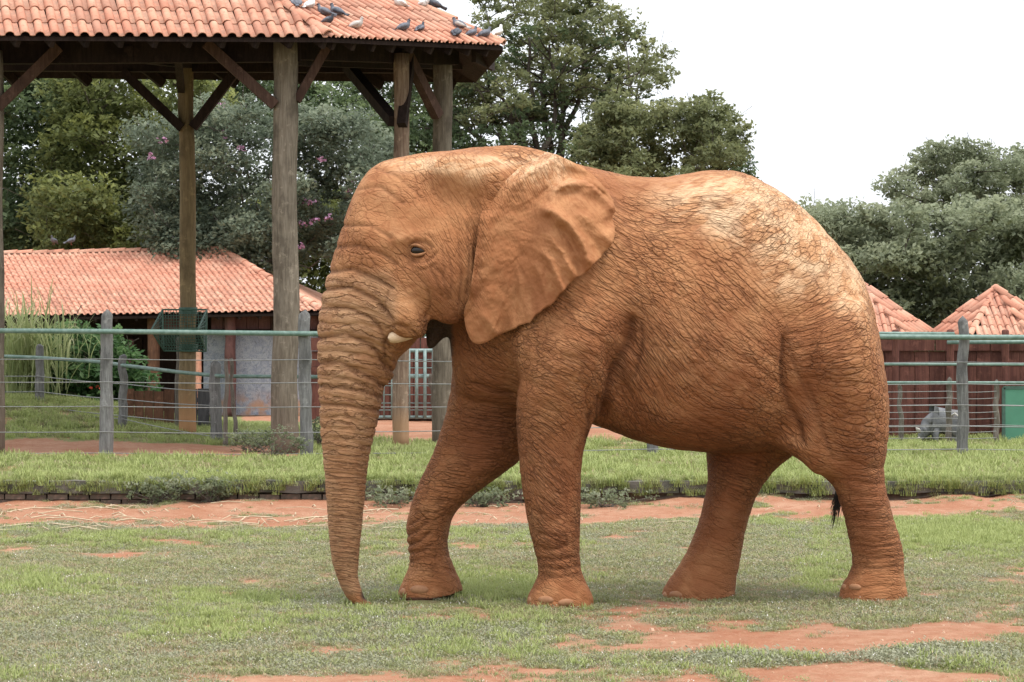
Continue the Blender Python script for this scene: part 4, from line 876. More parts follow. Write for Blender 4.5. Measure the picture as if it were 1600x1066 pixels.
    loft_z([(470, 1250, 1352, Cn-.12, .22), (510, 1240, 1364, Cn-.15, .30), (560, 1240, 1376, Cn-.14, .335), (610, 1242, 1385, Cn-.10, .335), (650, 1243, 1389, Cn-.05, .32), (685, 1254, 1388, Cn-.03, .29), (712, 1268, 1384, Cn-.02, .26), (735, 1288, 1380, Cn, .23),
            (760, 1304, 1383, Cn, .205), (800, 1317, 1393, Cn, .19), (830, 1324, 1403, Cn, .185), (860, 1330, 1411, Cn, .18), (880, 1333, 1413, Cn, .175), (895, 1328, 1411, Cn, .185), (910, 1317, 1414, Cn, .20), (924, 1311, 1418, Cn, .21), (952, 1311, 1418, Cn, .21)], k=.05)
    ell(1262, 640, -.42, 34, 105, .16, 12, .08)
    ell(1262, 640, .42, 34, 105, .16, 12, .08)
    # far hind leg
    G = .25
    loft_z([(600, 1135, 1330, G+.05, .30), (650, 1118, 1310, G+.05, .32), (685, 1106, 1275, G, .31), (708, 1102, 1245, G, .29), (730, 1106, 1214, G, .26), (760, 1105, 1190, G, .225), (790, 1098, 1176, G, .205), (820, 1090, 1167, G, .195), (850, 1079, 1161, G, .185),
            (880, 1063, 1156, G, .185), (903, 1046, 1151, G, .20), (922, 1034, 1149, G, .215), (934, 1032, 1149, G, .215), (958, 1032, 1149, G, .21)], k=.05)
    # groin web between thigh and belly
    ell(1262, 700, -.30, 62, 22, .22, -24, .06)
    ell(1300, 722, -.27, 40, 26, .22, -40, .05)
    # nostril hollow at the tip
    ell(572, 929, -.015, 6, 9, .045, -25, .012, cut=True)
    ell(575, 944, .01, 9, 4.5, .035, -10, .02)
    # ---- surface nets
    neg = F < 0
    a = neg[:-1, :-1, :-1]; mx = np.zeros(a.shape, np.int8)
    for dx in (0, 1):
        for dy in (0, 1):
            for dz in (0, 1): mx += neg[dx:dx+a.shape[0], dy:dy+a.shape[1], dz:dz+a.shape[2]]
    act = (mx > 0) & (mx < 8); I, J, K = np.nonzero(act); n = len(I)
    idx = np.full(a.shape, -1, np.int32); idx[I, J, K] = np.arange(n)
    cor = np.array([(dx, dy, dz) for dx in (0, 1) for dy in (0, 1) for dz in (0, 1)])
    val = np.stack([F[I+c[0], J+c[1], K+c[2]] for c in cor], 1)
    acc = np.zeros((n, 3)); cnt = np.zeros(n)
    for p in range(8):
        for q in range(p+1, 8):
            if np.abs(cor[p]-cor[q]).sum() == 1:
                va, vb = val[:, p], val[:, q]; m = (va < 0) != (vb < 0); t = np.where(m, va/np.where(m, va-vb, 1), 0)
                pt = cor[p][None, :]+(cor[q]-cor[p])[None, :]*t[:, None]
                acc[m] += pt[m]; cnt[m] += 1
    V = np.stack([I, J, K], 1)+acc/cnt[:, None]
    V = V*h+np.array([x0, ya, z0])
    Q = []
    for ax in range(3):
        s0 = [slice(None)]*3; s1 = [slice(None)]*3; s0[ax] = slice(0, -1); s1[ax] = slice(1, None)
        na, nb = neg[tuple(s0)], neg[tuple(s1)]; ch = na != nb
        i, j, k = np.nonzero(ch); o1, o2 = [q for q in range(3) if q != ax]
        co = [i, j, k]; ok = (co[o1] > 0) & (co[o2] > 0) & (co[o1] < idx.shape[o1]) & (co[o2] < idx.shape[o2])
        co = [c[ok] for c in co]; fl = na[co[0], co[1], co[2]]
        def cell(d1, d2):
            c = list(co); c[o1] = c[o1]-d1; c[o2] = c[o2]-d2; return idx[c[0], c[1], c[2]]
        q = np.stack([cell(1, 1), cell(0, 1), cell(0, 0), cell(1, 0)], 1)
        flip = fl if ax != 1 else ~fl
        q[~flip] = q[~flip][:, ::-1]; Q.append(q)
    Q = np.concatenate(Q)
    return V, Q
V, Q = build_elephant_mesh(.010)
E = np.unique(np.sort(np.concatenate([Q[:, [0, 1]], Q[:, [1, 2]], Q[:, [2, 3]], Q[:, [3, 0]]]), 1), axis=0)
# keep the largest connected piece only (union-find by label propagation)
lab = np.arange(len(V))
for _ in range(400):
    m = np.minimum(lab[E[:, 0]], lab[E[:, 1]]); old = lab.copy()
    np.minimum.at(lab, E[:, 0], m); np.minimum.at(lab, E[:, 1], m); lab = lab[lab]
    if (old == lab).all(): break
u_, c_ = np.unique(lab, return_counts=True); keep = lab == u_[c_.argmax()]
mp = np.cumsum(keep)-1; Q = mp[Q[keep[Q].all(1)]]; V = V[keep]
E = np.unique(np.sort(np.concatenate([Q[:, [0, 1]], Q[:, [1, 2]], Q[:, [2, 3]], Q[:, [3, 0]]]), 1), axis=0)
deg = np.bincount(E.ravel(), minlength=len(V))[:, None]
def lap(A, it, lam=.5):
    for _ in range(it):
        S = np.zeros_like(A)
        for c in range(A.shape[1]):
            S[:, c] = np.bincount(E[:, 0], A[E[:, 1], c], len(A))+np.bincount(E[:, 1], A[E[:, 0], c], len(A))
        A = A+lam*(S/deg-A)
    return A
V = lap(V, 8)
def normals(V, Q):
    n = np.cross(V[Q[:, 2]]-V[Q[:, 0]], V[Q[:, 3]]-V[Q[:, 1]]); N = np.zeros_like(V)
    for c in range(3):
        for k in range(4): N[:, c] += np.bincount(Q[:, k], n[:, c], len(V))
    return N/np.maximum(np.linalg.norm(N, axis=1, keepdims=True), 1e-9)
N = normals(V, Q)
if (N[:, 2]*(V[:, 2]-1.5)).mean() < 0: Q = Q[:, ::-1]; N = -N
# to photo-like side coordinates (object space, used only to lay out folds)
def side(V):
    x = V[:, 0]; yl = V[:, 1]
    px = 800+x*FP/15.1
    for _ in range(3): px = 800+x*FP/(el_mid(px)+yl)
    py = CY+(CAMZ-V[:, 2])*FP/(el_mid(px)+yl)
    return px, py
PX, PY = side(V); YL = V[:, 1]
# ---- flow field: (px, py, crease angle, spacing across, elongation)
FL = np.array([(560, 290, -35, 26, 3), (600, 270, -30, 24, 3), (660, 260, -50, 16, 2.5), (720, 270, -72, 13, 2), (760, 260, -70, 13, 2), (600, 330, -38, 26, 2.5), (540, 370, -8, 26, 2.5),
  (560, 400, -12, 24, 2.2), (610, 420, -42, 17, 2.0), (520, 440, -2, 26, 2.2), (570, 450, -22, 22, 1.8), (510, 500, 0, 22, 1.8), (560, 500, -15, 20, 1.7), (600, 500, -50, 17, 2.0), (510, 560, 3, 18, 1.7), (560, 560, -14, 17, 1.7), (600, 575, -48, 15, 2),
  (510, 620, 0, 16, 2.2), (560, 620, -8, 15, 2.2), (520, 680, 0, 13, 2.8), (560, 680, -2, 13, 2.8), (540, 750, 2, 10, 3.4), (540, 820, 0, 9, 3.4), (545, 880, 0, 9, 3), (560, 930, -20, 9, 2),
  (640, 470, 25, 12, 2), (640, 440, -30, 11, 2), (670, 440, -48, 12, 2.2), (700, 400, -80, 13, 3), (730, 380, -84, 12, 3), (700, 460, -82, 12, 3), (650, 350, -50, 16, 2), (690, 330, -60, 18, 2.5), (730, 320, -70, 14, 3),
  (740, 600, -60, 14, 2), (760, 560, -40, 13, 2), (800, 580, -20, 12, 2.0), (850, 540, -25, 13, 3), (900, 560, -32, 13, 3.5), (880, 500, -30, 13, 3), (950, 500, -48, 14, 3.5), (920, 440, -62, 14, 3), (830, 620, -12, 13, 2.5), (880, 620, -22, 13, 3), (930, 600, -62, 13, 3.5),
  (740, 700, 5, 12, 3), (780, 660, 5, 12, 3), (700, 750, 8, 12, 3), (660, 820, 25, 12, 2.6), (690, 820, -20, 12, 2.6), (670, 870, 10, 11, 2.6), (670, 920, 0, 14, 1.5),
  (860, 680, -40, 12, 3.5), (870, 740, -50, 11, 4), (860, 790, -48, 10, 3.5), (870, 840, -12, 11, 3), (870, 890, -3, 10, 3), (870, 935, 0, 16, 1.4),
  (930, 300, -62, 13, 2.5), (960, 340, -62, 14, 2.5), (1000, 340, -70, 15, 2.8), (990, 420, -74, 15, 3), (1010, 500, -84, 15, 3.5), (1000, 580, -88, 13, 3.5), (980, 640, -88, 12, 2.5), (1040, 620, -78, 14, 2.5), (1040, 420, -64, 17, 3), (1080, 480, -58, 17, 3.5), (1060, 560, -66, 15, 3.2),
  (1100, 400, -62, 17, 3), (1130, 460, -54, 16, 3.5), (1140, 540, -48, 14, 3.5), (1110, 620, -50, 12, 3), (1180, 600, -46, 12, 3.5), (1060, 680, -18, 11, 2.5), (1130, 690, -20, 11, 3), (1190, 670, -42, 11, 3), (1210, 540, -50, 13, 3), (1230, 640, -62, 12, 3.5), (1250, 700, -45, 13, 2.5),
  (1020, 290, 30, 20, 2), (1090, 300, 25, 16, 3), (1140, 340, 42, 17, 4), (1200, 340, 62, 17, 5), (1250, 370, 66, 15, 5), (1300, 410, 72, 14, 4), (1200, 420, 55, 15, 4), (1250, 450, 55, 15, 4), (1310, 470, 65, 13, 2), (1345, 480, 40, 12, 1.4),
  (1280, 510, 42, 13, 3), (1330, 530, 10, 12, 2), (1300, 560, -8, 14, 3), (1360, 570, -12, 12, 2), (1310, 600, -30, 15, 3), (1360, 620, -18, 13, 2), (1290, 660, -55, 16, 3.5), (1330, 680, -38, 15, 2.5), (1370, 680, -8, 14, 1.8),
  (1340, 730, -12, 12, 2), (1350, 780, -4, 10, 3), (1360, 840, -4, 9, 3), (1365, 890, 0, 11, 3), (1365, 925, 0, 16, 1.4),
  (1150, 730, -30, 14, 2), (1140, 790, -60, 14, 3), (1120, 850, -70, 14, 3), (1100, 920, 0, 16, 1.5)], float)
gs = 5.0; GX = np.arange(470, 1440, gs); GY = np.arange(215, 965, gs)
gx_, gy_ = np.meshgrid(GX, GY, indexing='ij')
def poisson(vx, vy):
    """least-squares potential with gradient (vx, vy), Neumann edges"""
    nxg, nyg = vx.shape; div = np.zeros_like(vx)
    fx = (vx[1:]+vx[:-1])/2*gs; fy = (vy[:, 1:]+vy[:, :-1])/2*gs
    div[:-1] += fx; div[1:] -= fx; div[:, :-1] += fy; div[:, 1:] -= fy
    D2 = np.concatenate([div, div[::-1]], 0); D2 = np.concatenate([D2, D2[:, ::-1]], 1)
    k1 = 2*np.cos(2*np.pi*np.fft.fftfreq(2*nxg))-2; k2 = 2*np.cos(2*np.pi*np.fft.fftfreq(2*nyg))-2
    K = k1[:, None]+k2[None, :]; K[0, 0] = 1; H = np.fft.fft2(D2)/K; H[0, 0] = 0
    return np.real(np.fft.ifft2(H))[:nxg, :nyg]
def field(FL):
    dd = (gx_[..., None]-FL[:, 0])**2+(gy_[..., None]-FL[:, 1])**2
    W = np.exp(-dd/(2*34.0**2))+1e-3/(1+dd/900.); W /= W.sum(-1, keepdims=True)
    an = np.radians(FL[:, 2])
    nx = (W*np.sin(an)).sum(-1); ny = (W*np.cos(an)).sum(-1); nn = np.hypot(nx, ny)+1e-6; nx /= nn; ny /= nn
    sp = np.exp((W*np.log(FL[:, 3])).sum(-1)); el = np.exp((W*np.log(FL[:, 4])).sum(-1))
    a, b = poisson(nx/sp, ny/sp), poisson(ny/(sp*el), -nx/(sp*el)); near_pts = dd.min(-1) < 55**2
    for q, tgt in ((a, 1/sp), (b, 1/(sp*el))):
        g0, g1_ = np.gradient(q, gs); q *= 1/np.median((np.hypot(g0, g1_)/tgt)[near_pts])
    return a, b
iA = (FL[:, 0] < 770) & ((FL[:, 1] < 480) | (FL[:, 0] < 625)); RUMP = (FL[:, 0] > 1290) | ((FL[:, 1] < 490) & (FL[:, 0] > 1130) & (FL[:, 2] > 0)) | ((FL[:, 0] > 1240) & (FL[:, 1] < 610)) | ((FL[:, 0] > 1090) & (FL[:, 1] > 720))
UA, VA = field(FL[iA]); UB, VB = field(FL[~iA & ~RUMP]); UC, VC = field(FL[RUMP])
def bil(A, px, py):
    a = np.clip((px-GX[0])/gs, 0, len(GX)-1.001); b = np.clip((py-GY[0])/gs, 0, len(GY)-1.001)
    i = a.astype(int); j = b.astype(int); a -= i; b -= j
    return A[i, j]*(1-a)*(1-b)+A[i+1, j]*a*(1-b)+A[i, j+1]*(1-a)*b+A[i+1, j+1]*a*b
def seg_d(px, py, pl):
    d = np.full(px.shape, 1e9)
    for (a, b), (c, e) in zip(pl[:-1], pl[1:]):
        vx, vy = c-a, e-b; t = np.clip(((px-a)*vx+(py-b)*vy)/(vx*vx+vy*vy+1e-9), 0, 1)
        d = np.minimum(d, np.hypot(px-a-t*vx, py-b-t*vy))
    return d
def blobs(px, py, L):
    r = np.zeros(px.shape)
    for (cx, cy, rx, ry, ang, amp) in L:
        w = math.radians(ang); dx = px-cx; dy = py-cy
        u = (dx*math.cos(w)-dy*math.sin(w))/rx; v = (dx*math.sin(w)+dy*math.cos(w))/ry
        q = u*u+v*v; r = r+np.where(q < 9, amp*np.exp(-q), 0)
    return r
sidew = sst(.25, .75, np.abs(N[:, 1]))
near = YL < .06
disp = blobs(PX, PY, [
  (640, 372, 30, 9, 12, .018), (655, 394, 20, 14, 0, -.024), (600, 345, 22, 40, 20, -.018), (640, 405, 30, 26, 0, -.006), (655, 415, 26, 6, 10, .006), (700, 340, 40, 30, 0, .012), (690, 305, 45, 20, -20, -.004),
  (575, 300, 20, 40, -30, .012), (722, 440, 10, 60, 4, -.02), (746, 400, 8, 90, 3, -.035), (690, 480, 40, 20, 20, -.02),
  (987, 525, 18, 44, -6, -.045), (968, 600, 16, 64, 16, -.050), (1010, 560, 26, 90, 4, -.016), (945, 650, 12, 30, 20, -.035), (955, 480, 30, 40, 0, .012), (1000, 600, 24, 60, 0, -.012),
  (885, 400, 30, 110, 5, .015), (940, 390, 18, 100, 5, -.018), (1150, 350, 55, 40, 0, .018), (1120, 300, 60, 25, -8, .012), (1270, 400, 40, 50, -40, .015), (1010, 330, 60, 30, 0, -.015),
  (1226, 590, 17, 80, -8, -.050), (1252, 640, 18, 55, -12, -.028), (1300, 560, 50, 40, 0, .014), (1215, 500, 30, 24, 0, -.012), (1150, 600, 60, 60, 0, .016), (1080, 660, 80, 25, 4, .012), (1205, 690, 40, 12, 8, -.012), (1300, 590, 50, 60, 0, .012), (1285, 650, 24, 60, 24, -.018),
  (935, 650, 6, 50, 10, .018), (922, 660, 4, 44, 10, -.018), (948, 640, 5, 50, 12, .012), (918, 700, 8, 16, 0, .016),
  (820, 600, 26, 16, 10, -.02), (870, 600, 40, 30, 0, .012), (865, 750, 26, 60, -20, .008), (870, 835, 26, 14, 0, .012), (850, 905, 20, 8, 0, -.008)])*sidew*np.where(near, 1, .5)
disp = np.where((PY > 690) & (PX < 800), 0, disp)
# near side only features of the lifted foot and the ears' root are left to strokes
STR = [([(742, 600), (770, 612), (800, 618)], 4, .010), ([(1100, 708), (1150, 700), (1200, 694), (1236, 700)], 4, .008), ([(940, 662), (990, 684), (1050, 697), (1100, 702)], 4, .008),   # polyline, width px, depth m
  ([(986, 498), (980, 540), (965, 580), (950, 620), (939, 655)], 6, .040), ([(998, 505), (1000, 540), (990, 590)], 4, .012),
  ([(925, 640), (915, 690), (914, 730)], 3.5, .014), ([(936, 620), (929, 670), (922, 715)], 3, .010), ([(948, 600), (940, 640)], 3, .010),
  ([(1228, 530), (1226, 580), (1235, 640), (1252, 690)], 7, .026), ([(1262, 600), (1282, 660), (1302, 715)], 4, .010), ([(1240, 560), (1262, 620), (1290, 690)], 3.5, .009),
  ([(536, 352), (580, 352), (610, 372)], 3.5, .010), ([(560, 296), (595, 292), (630, 318)], 3.5, .009), ([(585, 262), (620, 275), (650, 300), (664, 316)], 3, .007), ([(527, 386), (560, 383), (600, 398), (618, 412)], 4, .012),
  ([(513, 424), (550, 420), (590, 438), (612, 450)], 4.5, .016), ([(505, 452), (545, 448), (590, 470), (612, 500)], 4.5, .015), ([(499, 482), (540, 480), (585, 500), (610, 545)], 4, .013),
  ([(496, 528), (540, 522), (580, 540), (606, 575)], 4.5, .016), ([(495, 568), (530, 566), (570, 585), (600, 604)], 4.5, .016), ([(496, 548), (530, 546), (560, 556)], 3, .009),
  ([(496, 604), (530, 606), (570, 612), (598, 622)], 4.5, .015), ([(498, 632), (545, 634), (592, 642)], 4, .013), ([(497, 586), (540, 592), (590, 606)], 3, .008),
  ([(612, 520), (600, 540), (604, 565), (616, 580)], 4, .012), ([(603, 514), (618, 508), (636, 513), (650, 522)], 3, .010), ([(668, 455), (670, 480), (666, 505), (662, 524)], 3, .010), ([(606, 500), (600, 480), (606, 455)], 3.5, .008),
  ([(638, 385), (648, 378), (662, 377), (676, 386)], 2.6, .010), ([(636, 396), (642, 406), (656, 412), (672, 406), (680, 396)], 2.6, .009), ([(630, 398), (640, 416), (660, 422), (682, 412)], 2.6, .006), ([(634, 376), (650, 366), (670, 368), (684, 380)], 2.6, .005),
  ([(668, 410), (690, 428), (700, 470)], 3, .008), ([(700, 395), (706, 430), (703, 470)], 3, .007), ([(716, 380), (722, 430), (718, 478)], 3, .009), ([(730, 350), (734, 400), (731, 460)], 3, .010), ([(690, 385), (694, 420), (690, 440)], 3, .006),
  ([(672, 420), (684, 445), (690, 462)], 3, .007), ([(650, 425), (665, 445), (672, 470)], 3, .006),
  ([(640, 820), (652, 812), (668, 800)], 3, .010), ([(634, 838), (650, 830), (668, 815)], 3.5, .013), ([(636, 852), (655, 846), (672, 832)], 3.5, .015), ([(640, 866), (660, 860), (676, 850)], 3, .010), ([(642, 878), (662, 872), (684, 872)], 3, .008),
  ([(838, 872), (870, 876), (907, 868)], 3, .010), ([(842, 886), (870, 890), (908, 884)], 3, .009), ([(836, 856), (862, 860), (885, 852)], 3, .008), ([(830, 842), (850, 832), (880, 840)], 3, .007), ([(842, 898), (875, 902), (908, 897)], 3, .007),
  ([(1326, 850), (1365, 856), (1410, 850)], 3, .008), ([(1330, 868), (1370, 873), (1412, 868)], 3, .008), ([(1331, 885), (1370, 889), (1412, 884)], 3, .008), ([(1320, 812), (1360, 816), (1396, 812)], 3, .006)]
cr_ = np.zeros(len(V))
for pl, w, dp in STR:
    q = np.array(pl); bb = (PX > q[:, 0].min()-4*w) & (PX < q[:, 0].max()+4*w) & (PY > q[:, 1].min()-4*w) & (PY < q[:, 1].max()+4*w)
    far_ok = (q[:, 0].max() < 735) & (q[:, 1].min() > 480) | (q[:, 0].max() < 630)
    if not far_ok: bb &= near
    d = seg_d(PX[bb], PY[bb], pl); cr_[bb] = np.maximum(cr_[bb], min(1., dp/.014)*np.exp(-(d/(w*.62))**2)); disp[bb] -= dp*np.exp(-(d/w)**2)*(1 if far_ok else sidew[bb])
# trunk rings as relief
uA, vA, uB, vB, uC, vC = (bil(q, PX, PY) for q in (UA, VA, UB, VB, UC, VC))
wA = np.where((PY > 640) & (PX < 640) & (YL > .12), 0, 1)*np.where(PY < 500, sst(775, 745, PX), sst(655, 625, PX))*((PY < 560) | (PX < 622))
dC = np.interp(PY, [260, 330, 400, 500, 560, 700, 720], [1130, 1150, 1175, 1225, 1240, 1285, 1080])
wC = sst(-35, 35, PX-dC)
uu = np.where(wA > .5, uA, np.where(wC > .5, uC, uB)); vv = np.where(wA > .5, vA, np.where(wC > .5, vC, vB))
tr = sst(640, 600, PX+0*PY)*sst(395, 450, PY)*((PX < 640) | (PY > 600))*(PX < 632)
tr = np.where((PY > 700) & (PX > 590), 0, tr)*sst(945, 915, PY)
wob = fbm2(vv*.7+3, uu*.35, 5, 3)-.5
wob2 = fbm2(PX*.03, YL*6+uu*.6, 9, 2)-.5
ph = uu+wob*.8+wob2*.4
ring = np.abs(np.sin(np.pi*ph))
prof = 1-np.exp(-(ring/.34)**2)
ampr = np.interp(PY, [400, 470, 600, 700, 800, 940], [.005, .009, .010, .007, .005, .003])*(.55+.9*fbm2(vv*.5, uu*.9, 3, 2))
vert = np.abs(np.sin(np.pi*(vv*1.1+wob2*1.5+np.floor(ph)*.37)))
pv = 1-np.exp(-(vert/.3)**2)
disp += tr*((prof-1)*ampr+(pv-1)*ampr*.30*np.interp(PY, [400, 560, 680, 760], [1, 1, .5, 0]))
# broad, irregular folding elsewhere
leg = sst(700, 770, PY)*(PX > 600)
ph2 = uu+(fbm2(PX*.03, PY*.03, 21, 3)-.5)*1.6
fold = 1-np.exp(-(np.abs(np.sin(np.pi*ph2*.5))/.35)**2)
body_m = (1-tr)*sst(.1, .6, np.abs(N[:, 1])+.3)*((PX > 680) | (PY > 600))
mod = sst(.35, .7, fbm2(PX*.012+4, PY*.012, 33, 3))
disp += body_m*(fold-1)*(.0035+.003*mod)
disp += (fbm2(PX*.06, PY*.06+YL*8, 40, 3)-.5)*.006
V = V+N*disp[:, None]
V = lap(V, 1, .3)
# ---- masks for the skin
def region(L, px, py): return np.clip(blobs(px, py, L), 0, 1)
PALE = [(1180, 320, 120, 50, -8, .95), (1060, 300, 80, 26, 0, .3), (600, 290, 50, 40, 30, .25), (690, 380, 40, 40, 0, .2), (880, 560, 60, 50, 0, .2), (1100, 480, 80, 60, 0, .15), (1270, 380, 60, 70, -35, .9), (1150, 350, 70, 60, 0, .6), (1030, 350, 50, 60, 0, .35), (960, 400, 40, 60, 0, .35), (1330, 450, 30, 60, -20, .8), (1230, 440, 70, 50, 0, .55), (1355, 500, 20, 60, 0, .5),
        (720, 258, 80, 24, 0, .62), (640, 256, 60, 16, 0, .5), (740, 285, 40, 30, 0, .4), (620, 365, 40, 22, -20, .42), (600, 310, 40, 30, 0, .25), (820, 250, 60, 16, 0, .7),
        (545, 470, 70, 90, 0, .36), (545, 600, 70, 130, 0, .46), (545, 760, 50, 100, 0, .22), (640, 470, 40, 50, 0, .40), (1350, 620, 40, 80, 0, .25), (1150, 690, 90, 22, 5, .22)]
DARK = [(571, 930, 7, 9, 0, 1.), (655, 394, 16, 12, 0, .7), (640, 412, 20, 8, 20, .3), (740, 560, 50, 50, 0, .55), (765, 670, 55, 65, 0, .75), (715, 515, 45, 34, 0, .9), (1150, 720, 60, 30, 0, .6), (1010, 670, 70, 22, 10, .4), (1000, 290, 90, 24, 0, .35), (870, 740, 50, 80, 0, .5), (870, 860, 40, 60, 0, .35), (1110, 800, 60, 110, 0, .65), (1360, 810, 50, 90, 0, .6), (1340, 700, 50, 40, 0, .4), (680, 840, 50, 60, 0, .35), (750, 700, 60, 70, 0, .5), (1150, 670, 120, 30, 5, .35), (960, 600, 40, 80, 0, .35), (700, 440, 30, 50, 0, .35), (1260, 620, 20, 60, 0, .35), (1110, 610, 60, 60, 0, .25)]  # mud on the legs; shade painted into throat, chest and belly
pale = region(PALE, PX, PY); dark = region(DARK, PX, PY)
rough = np.ones(len(V))
rough *= 1-.35*wA
rough *= 1-.75*region([(600, 320, 60, 60, 0, .6), (700, 330, 40, 50, 0, .4), (640, 470, 30, 32, 0, 1), (655, 345, 46, 26, 0, .8), (1040, 285, 120, 16, 0, 1), (870, 930, 60, 22, 0, 1), (670, 920, 60, 24, 0, 1.0), (1365, 925, 60, 18, 0, 1), (1095, 900, 60, 50, 0, 1), (1130, 830, 40, 60, 0, .6), (680, 700, 60, 60, 0, .3), (620, 365, 30, 20, 0, .7)], PX, PY)
lipm = ((PY > 492) & (PY < 556) & (PX > 660) & (PX < 712) & (np.abs(YL) < .24)).astype(float)*sst(486, 500, PY)*sst(712, 702, PX)
lipm = np.maximum(lipm, np.clip(1.5*np.exp(-((PX-571)/5.5)**2-((PY-930)/7.5)**2), 0, 1))
sole = (((PX < 740) & (PY > 934+0*PX) & (PX > 610))).astype(float)
zmin = CAMZ-(np.interp(PX, [612, 640, 665, 700, 730], [936, 940, 939, 931, 920])-CY)*(el_mid(PX)+YL)/FP
ff_ = (PX > 600) & (PX < 745) & (PY > 900) & (YL > 0); V[:, 2] = np.where(ff_, np.maximum(V[:, 2], zmin), V[:, 2])
x_, y_ = V[:, 0].copy(), V[:, 1].copy()
V[:, 1] = y_+el_mid(PX)
B0 = Vector((0.6, 15.1, 0.0))
V -= np.array(B0)[None, :]
flowA = np.stack([uA, vA, YL/.075], 1); flowB = np.stack([uB, vB, YL/.075], 1); flowC = np.stack([uC, vC, YL/.075], 1)
# ---- ear
OUT = [(770, 296), (782, 278), (802, 262), (826, 248), (850, 239), (872, 243), (893, 252), (912, 263), (926, 273), (940, 287), (952, 303), (958, 316), (960, 328), (957, 340), (960, 358), (958, 376), (950, 388), (938, 400), (928, 412), (919, 422), (910, 430),
       (902, 434), (893, 443), (880, 456), (872, 464), (860, 475), (845, 489), (830, 501), (812, 511), (798, 516), (782, 524), (768, 531), (757, 536), (746, 538), (737, 533), (731, 522), (727, 508), (725, 492), (727, 478), (731, 470), (734, 455), (738, 430), (742, 400), (745, 375), (748, 350), (755, 322)]
def resample(pts, n):
    q = np.array(pts+[pts[0]], float)
    # Catmull-Rom through the outline
    R = []
    m = len(pts)
    for i in range(m):
        p0, p1, p2, p3 = (np.array(pts[(i+k-1) % m], float) for k in range(4))
        for t in np.linspace(0, 1, 12, endpoint=False):
            R.append(.5*((2*p1)+(-p0+p2)*t+(2*p0-5*p1+4*p2-p3)*t*t+(-p0+3*p1-3*p2+p3)*t**3))
    R = np.array(R+[R[0]]); s = np.r_[0, np.cumsum(np.hypot(*np.diff(R, axis=0).T))]
    t = np.linspace(0, s[-1], n, endpoint=False)
    return np.stack([np.interp(t, s, R[:, 0]), np.interp(t, s, R[:, 1])], 1)
NA, NR = 420, 90
o2 = resample(OUT, NA); a_ = np.arange(NA)/NA*60; o2 = o2+((fbm2(a_, a_*0+1, 71, 3)-.5)*5*np.array([[1.], [1.]])).T*sst(740, 800, o2[:, :1]); cen = np.array([838., 375.])
rr = (np.arange(NR+1)/NR)**.85
EP = cen[None, None, :]*(1-rr[:, None, None])+o2[None, :, :]*rr[:, None, None]
epx = EP[..., 0].ravel(); epy = EP[..., 1].ravel(); er = np.repeat(rr, NA)
bm_v = [Vector(p) for p in V]; bvh = BVHTree.FromPolygons(bm_v, [tuple(int(i) for i in q) for q in Q[::1]])
def body_depth(px, py):
    out = np.full(len(px), np.nan)
    for i in range(len(px)):
        d = P(px[i], py[i], 1.0)-Vector((0, 0, CAMZ)); o = Vector((0, 0, CAMZ))-B0
        hit = bvh.ray_cast(o, d.normalized())
        if hit[0] is not None: out[i] = (hit[0]+B0).y
    return out
# sample body depth on a coarse grid, then interpolate
cgx = np.arange(715, 975, 6.0); cgy = np.arange(225, 550, 6.0); cx_, cy_ = np.meshgrid(cgx, cgy, indexing='ij')
bd = body_depth(cx_.ravel(), cy_.ravel()).reshape(cx_.shape)
bd = np.where(np.isnan(bd), np.nanmax(bd), bd)
for _ in range(10):
    pdd = np.pad(bd, 1, mode='edge'); avg = (pdd[:-2, 1:-1]+pdd[2:, 1:-1]+pdd[1:-1, :-2]+pdd[1:-1, 2:])/4
    bd = np.minimum(bd, avg*.5+bd*.5)
def bil2(A, px, py):
    a = np.clip((px-cgx[0])/6., 0, len(cgx)-1.001); b = np.clip((py-cgy[0])/6., 0, len(cgy)-1.001); i = a.astype(int); j = b.astype(int); a -= i; b -= j
    return A[i, j]*(1-a)*(1-b)+A[i+1, j]*a*(1-b)+A[i, j+1]*(1-a)*b+A[i+1, j+1]*a*b
body = bil2(bd, epx, epy)
att = sst(26, 4, seg_d(epx, epy, [(850, 232), (815, 250), (785, 272), (768, 298), (757, 318)]))
flat_d = 14.62-.07*np.exp(-((epx-760)/40)**2-((epy-470)/80)**2)+(epx-840)*EL_S*.4
earD = np.minimum(flat_d+.05*sst(300, 235, epy), body-.035-.03*er)
R_ = [  # ridge lines of the ear: polyline, width, height
  ([(832, 325), (862, 330), (888, 348), (908, 375), (920, 402), (924, 416)], 9, .052), ([(866, 345), (890, 372), (903, 400), (908, 428)], 8, -.030),
  ([(850, 300), (885, 286), (920, 284), (945, 300), (958, 322)], 8, .036), ([(860, 310), (900, 302), (930, 315), (950, 345)], 9, -.020),
  ([(862, 262), (890, 258), (915, 268)], 7, .016), ([(846, 358), (872, 385), (888, 412), (896, 432)], 6, .018), ([(836, 380), (860, 408), (872, 436), (880, 456)], 6, .018), ([(826, 398), (842, 425), (852, 452), (858, 474)], 6, .012),
  ([(880, 330), (915, 340), (940, 362), (955, 380)], 7, .016), ([(895, 350), (930, 378), (940, 398)], 6, -.014), ([(808, 420), (816, 455), (826, 490)], 6, .012), ([(742, 480), (762, 500), (776, 520)], 7, .012), ([(780, 455), (792, 480), (800, 512)], 6, .009),
  ([(740, 480), (735, 440), (745, 400)], 5, .012), ([(752, 330), (752, 380), (746, 440)], 7, -.010), ([(770, 330), (764, 380), (757, 430)], 4, -.006), ([(778, 330), (772, 380), (765, 430)], 4, -.005)]
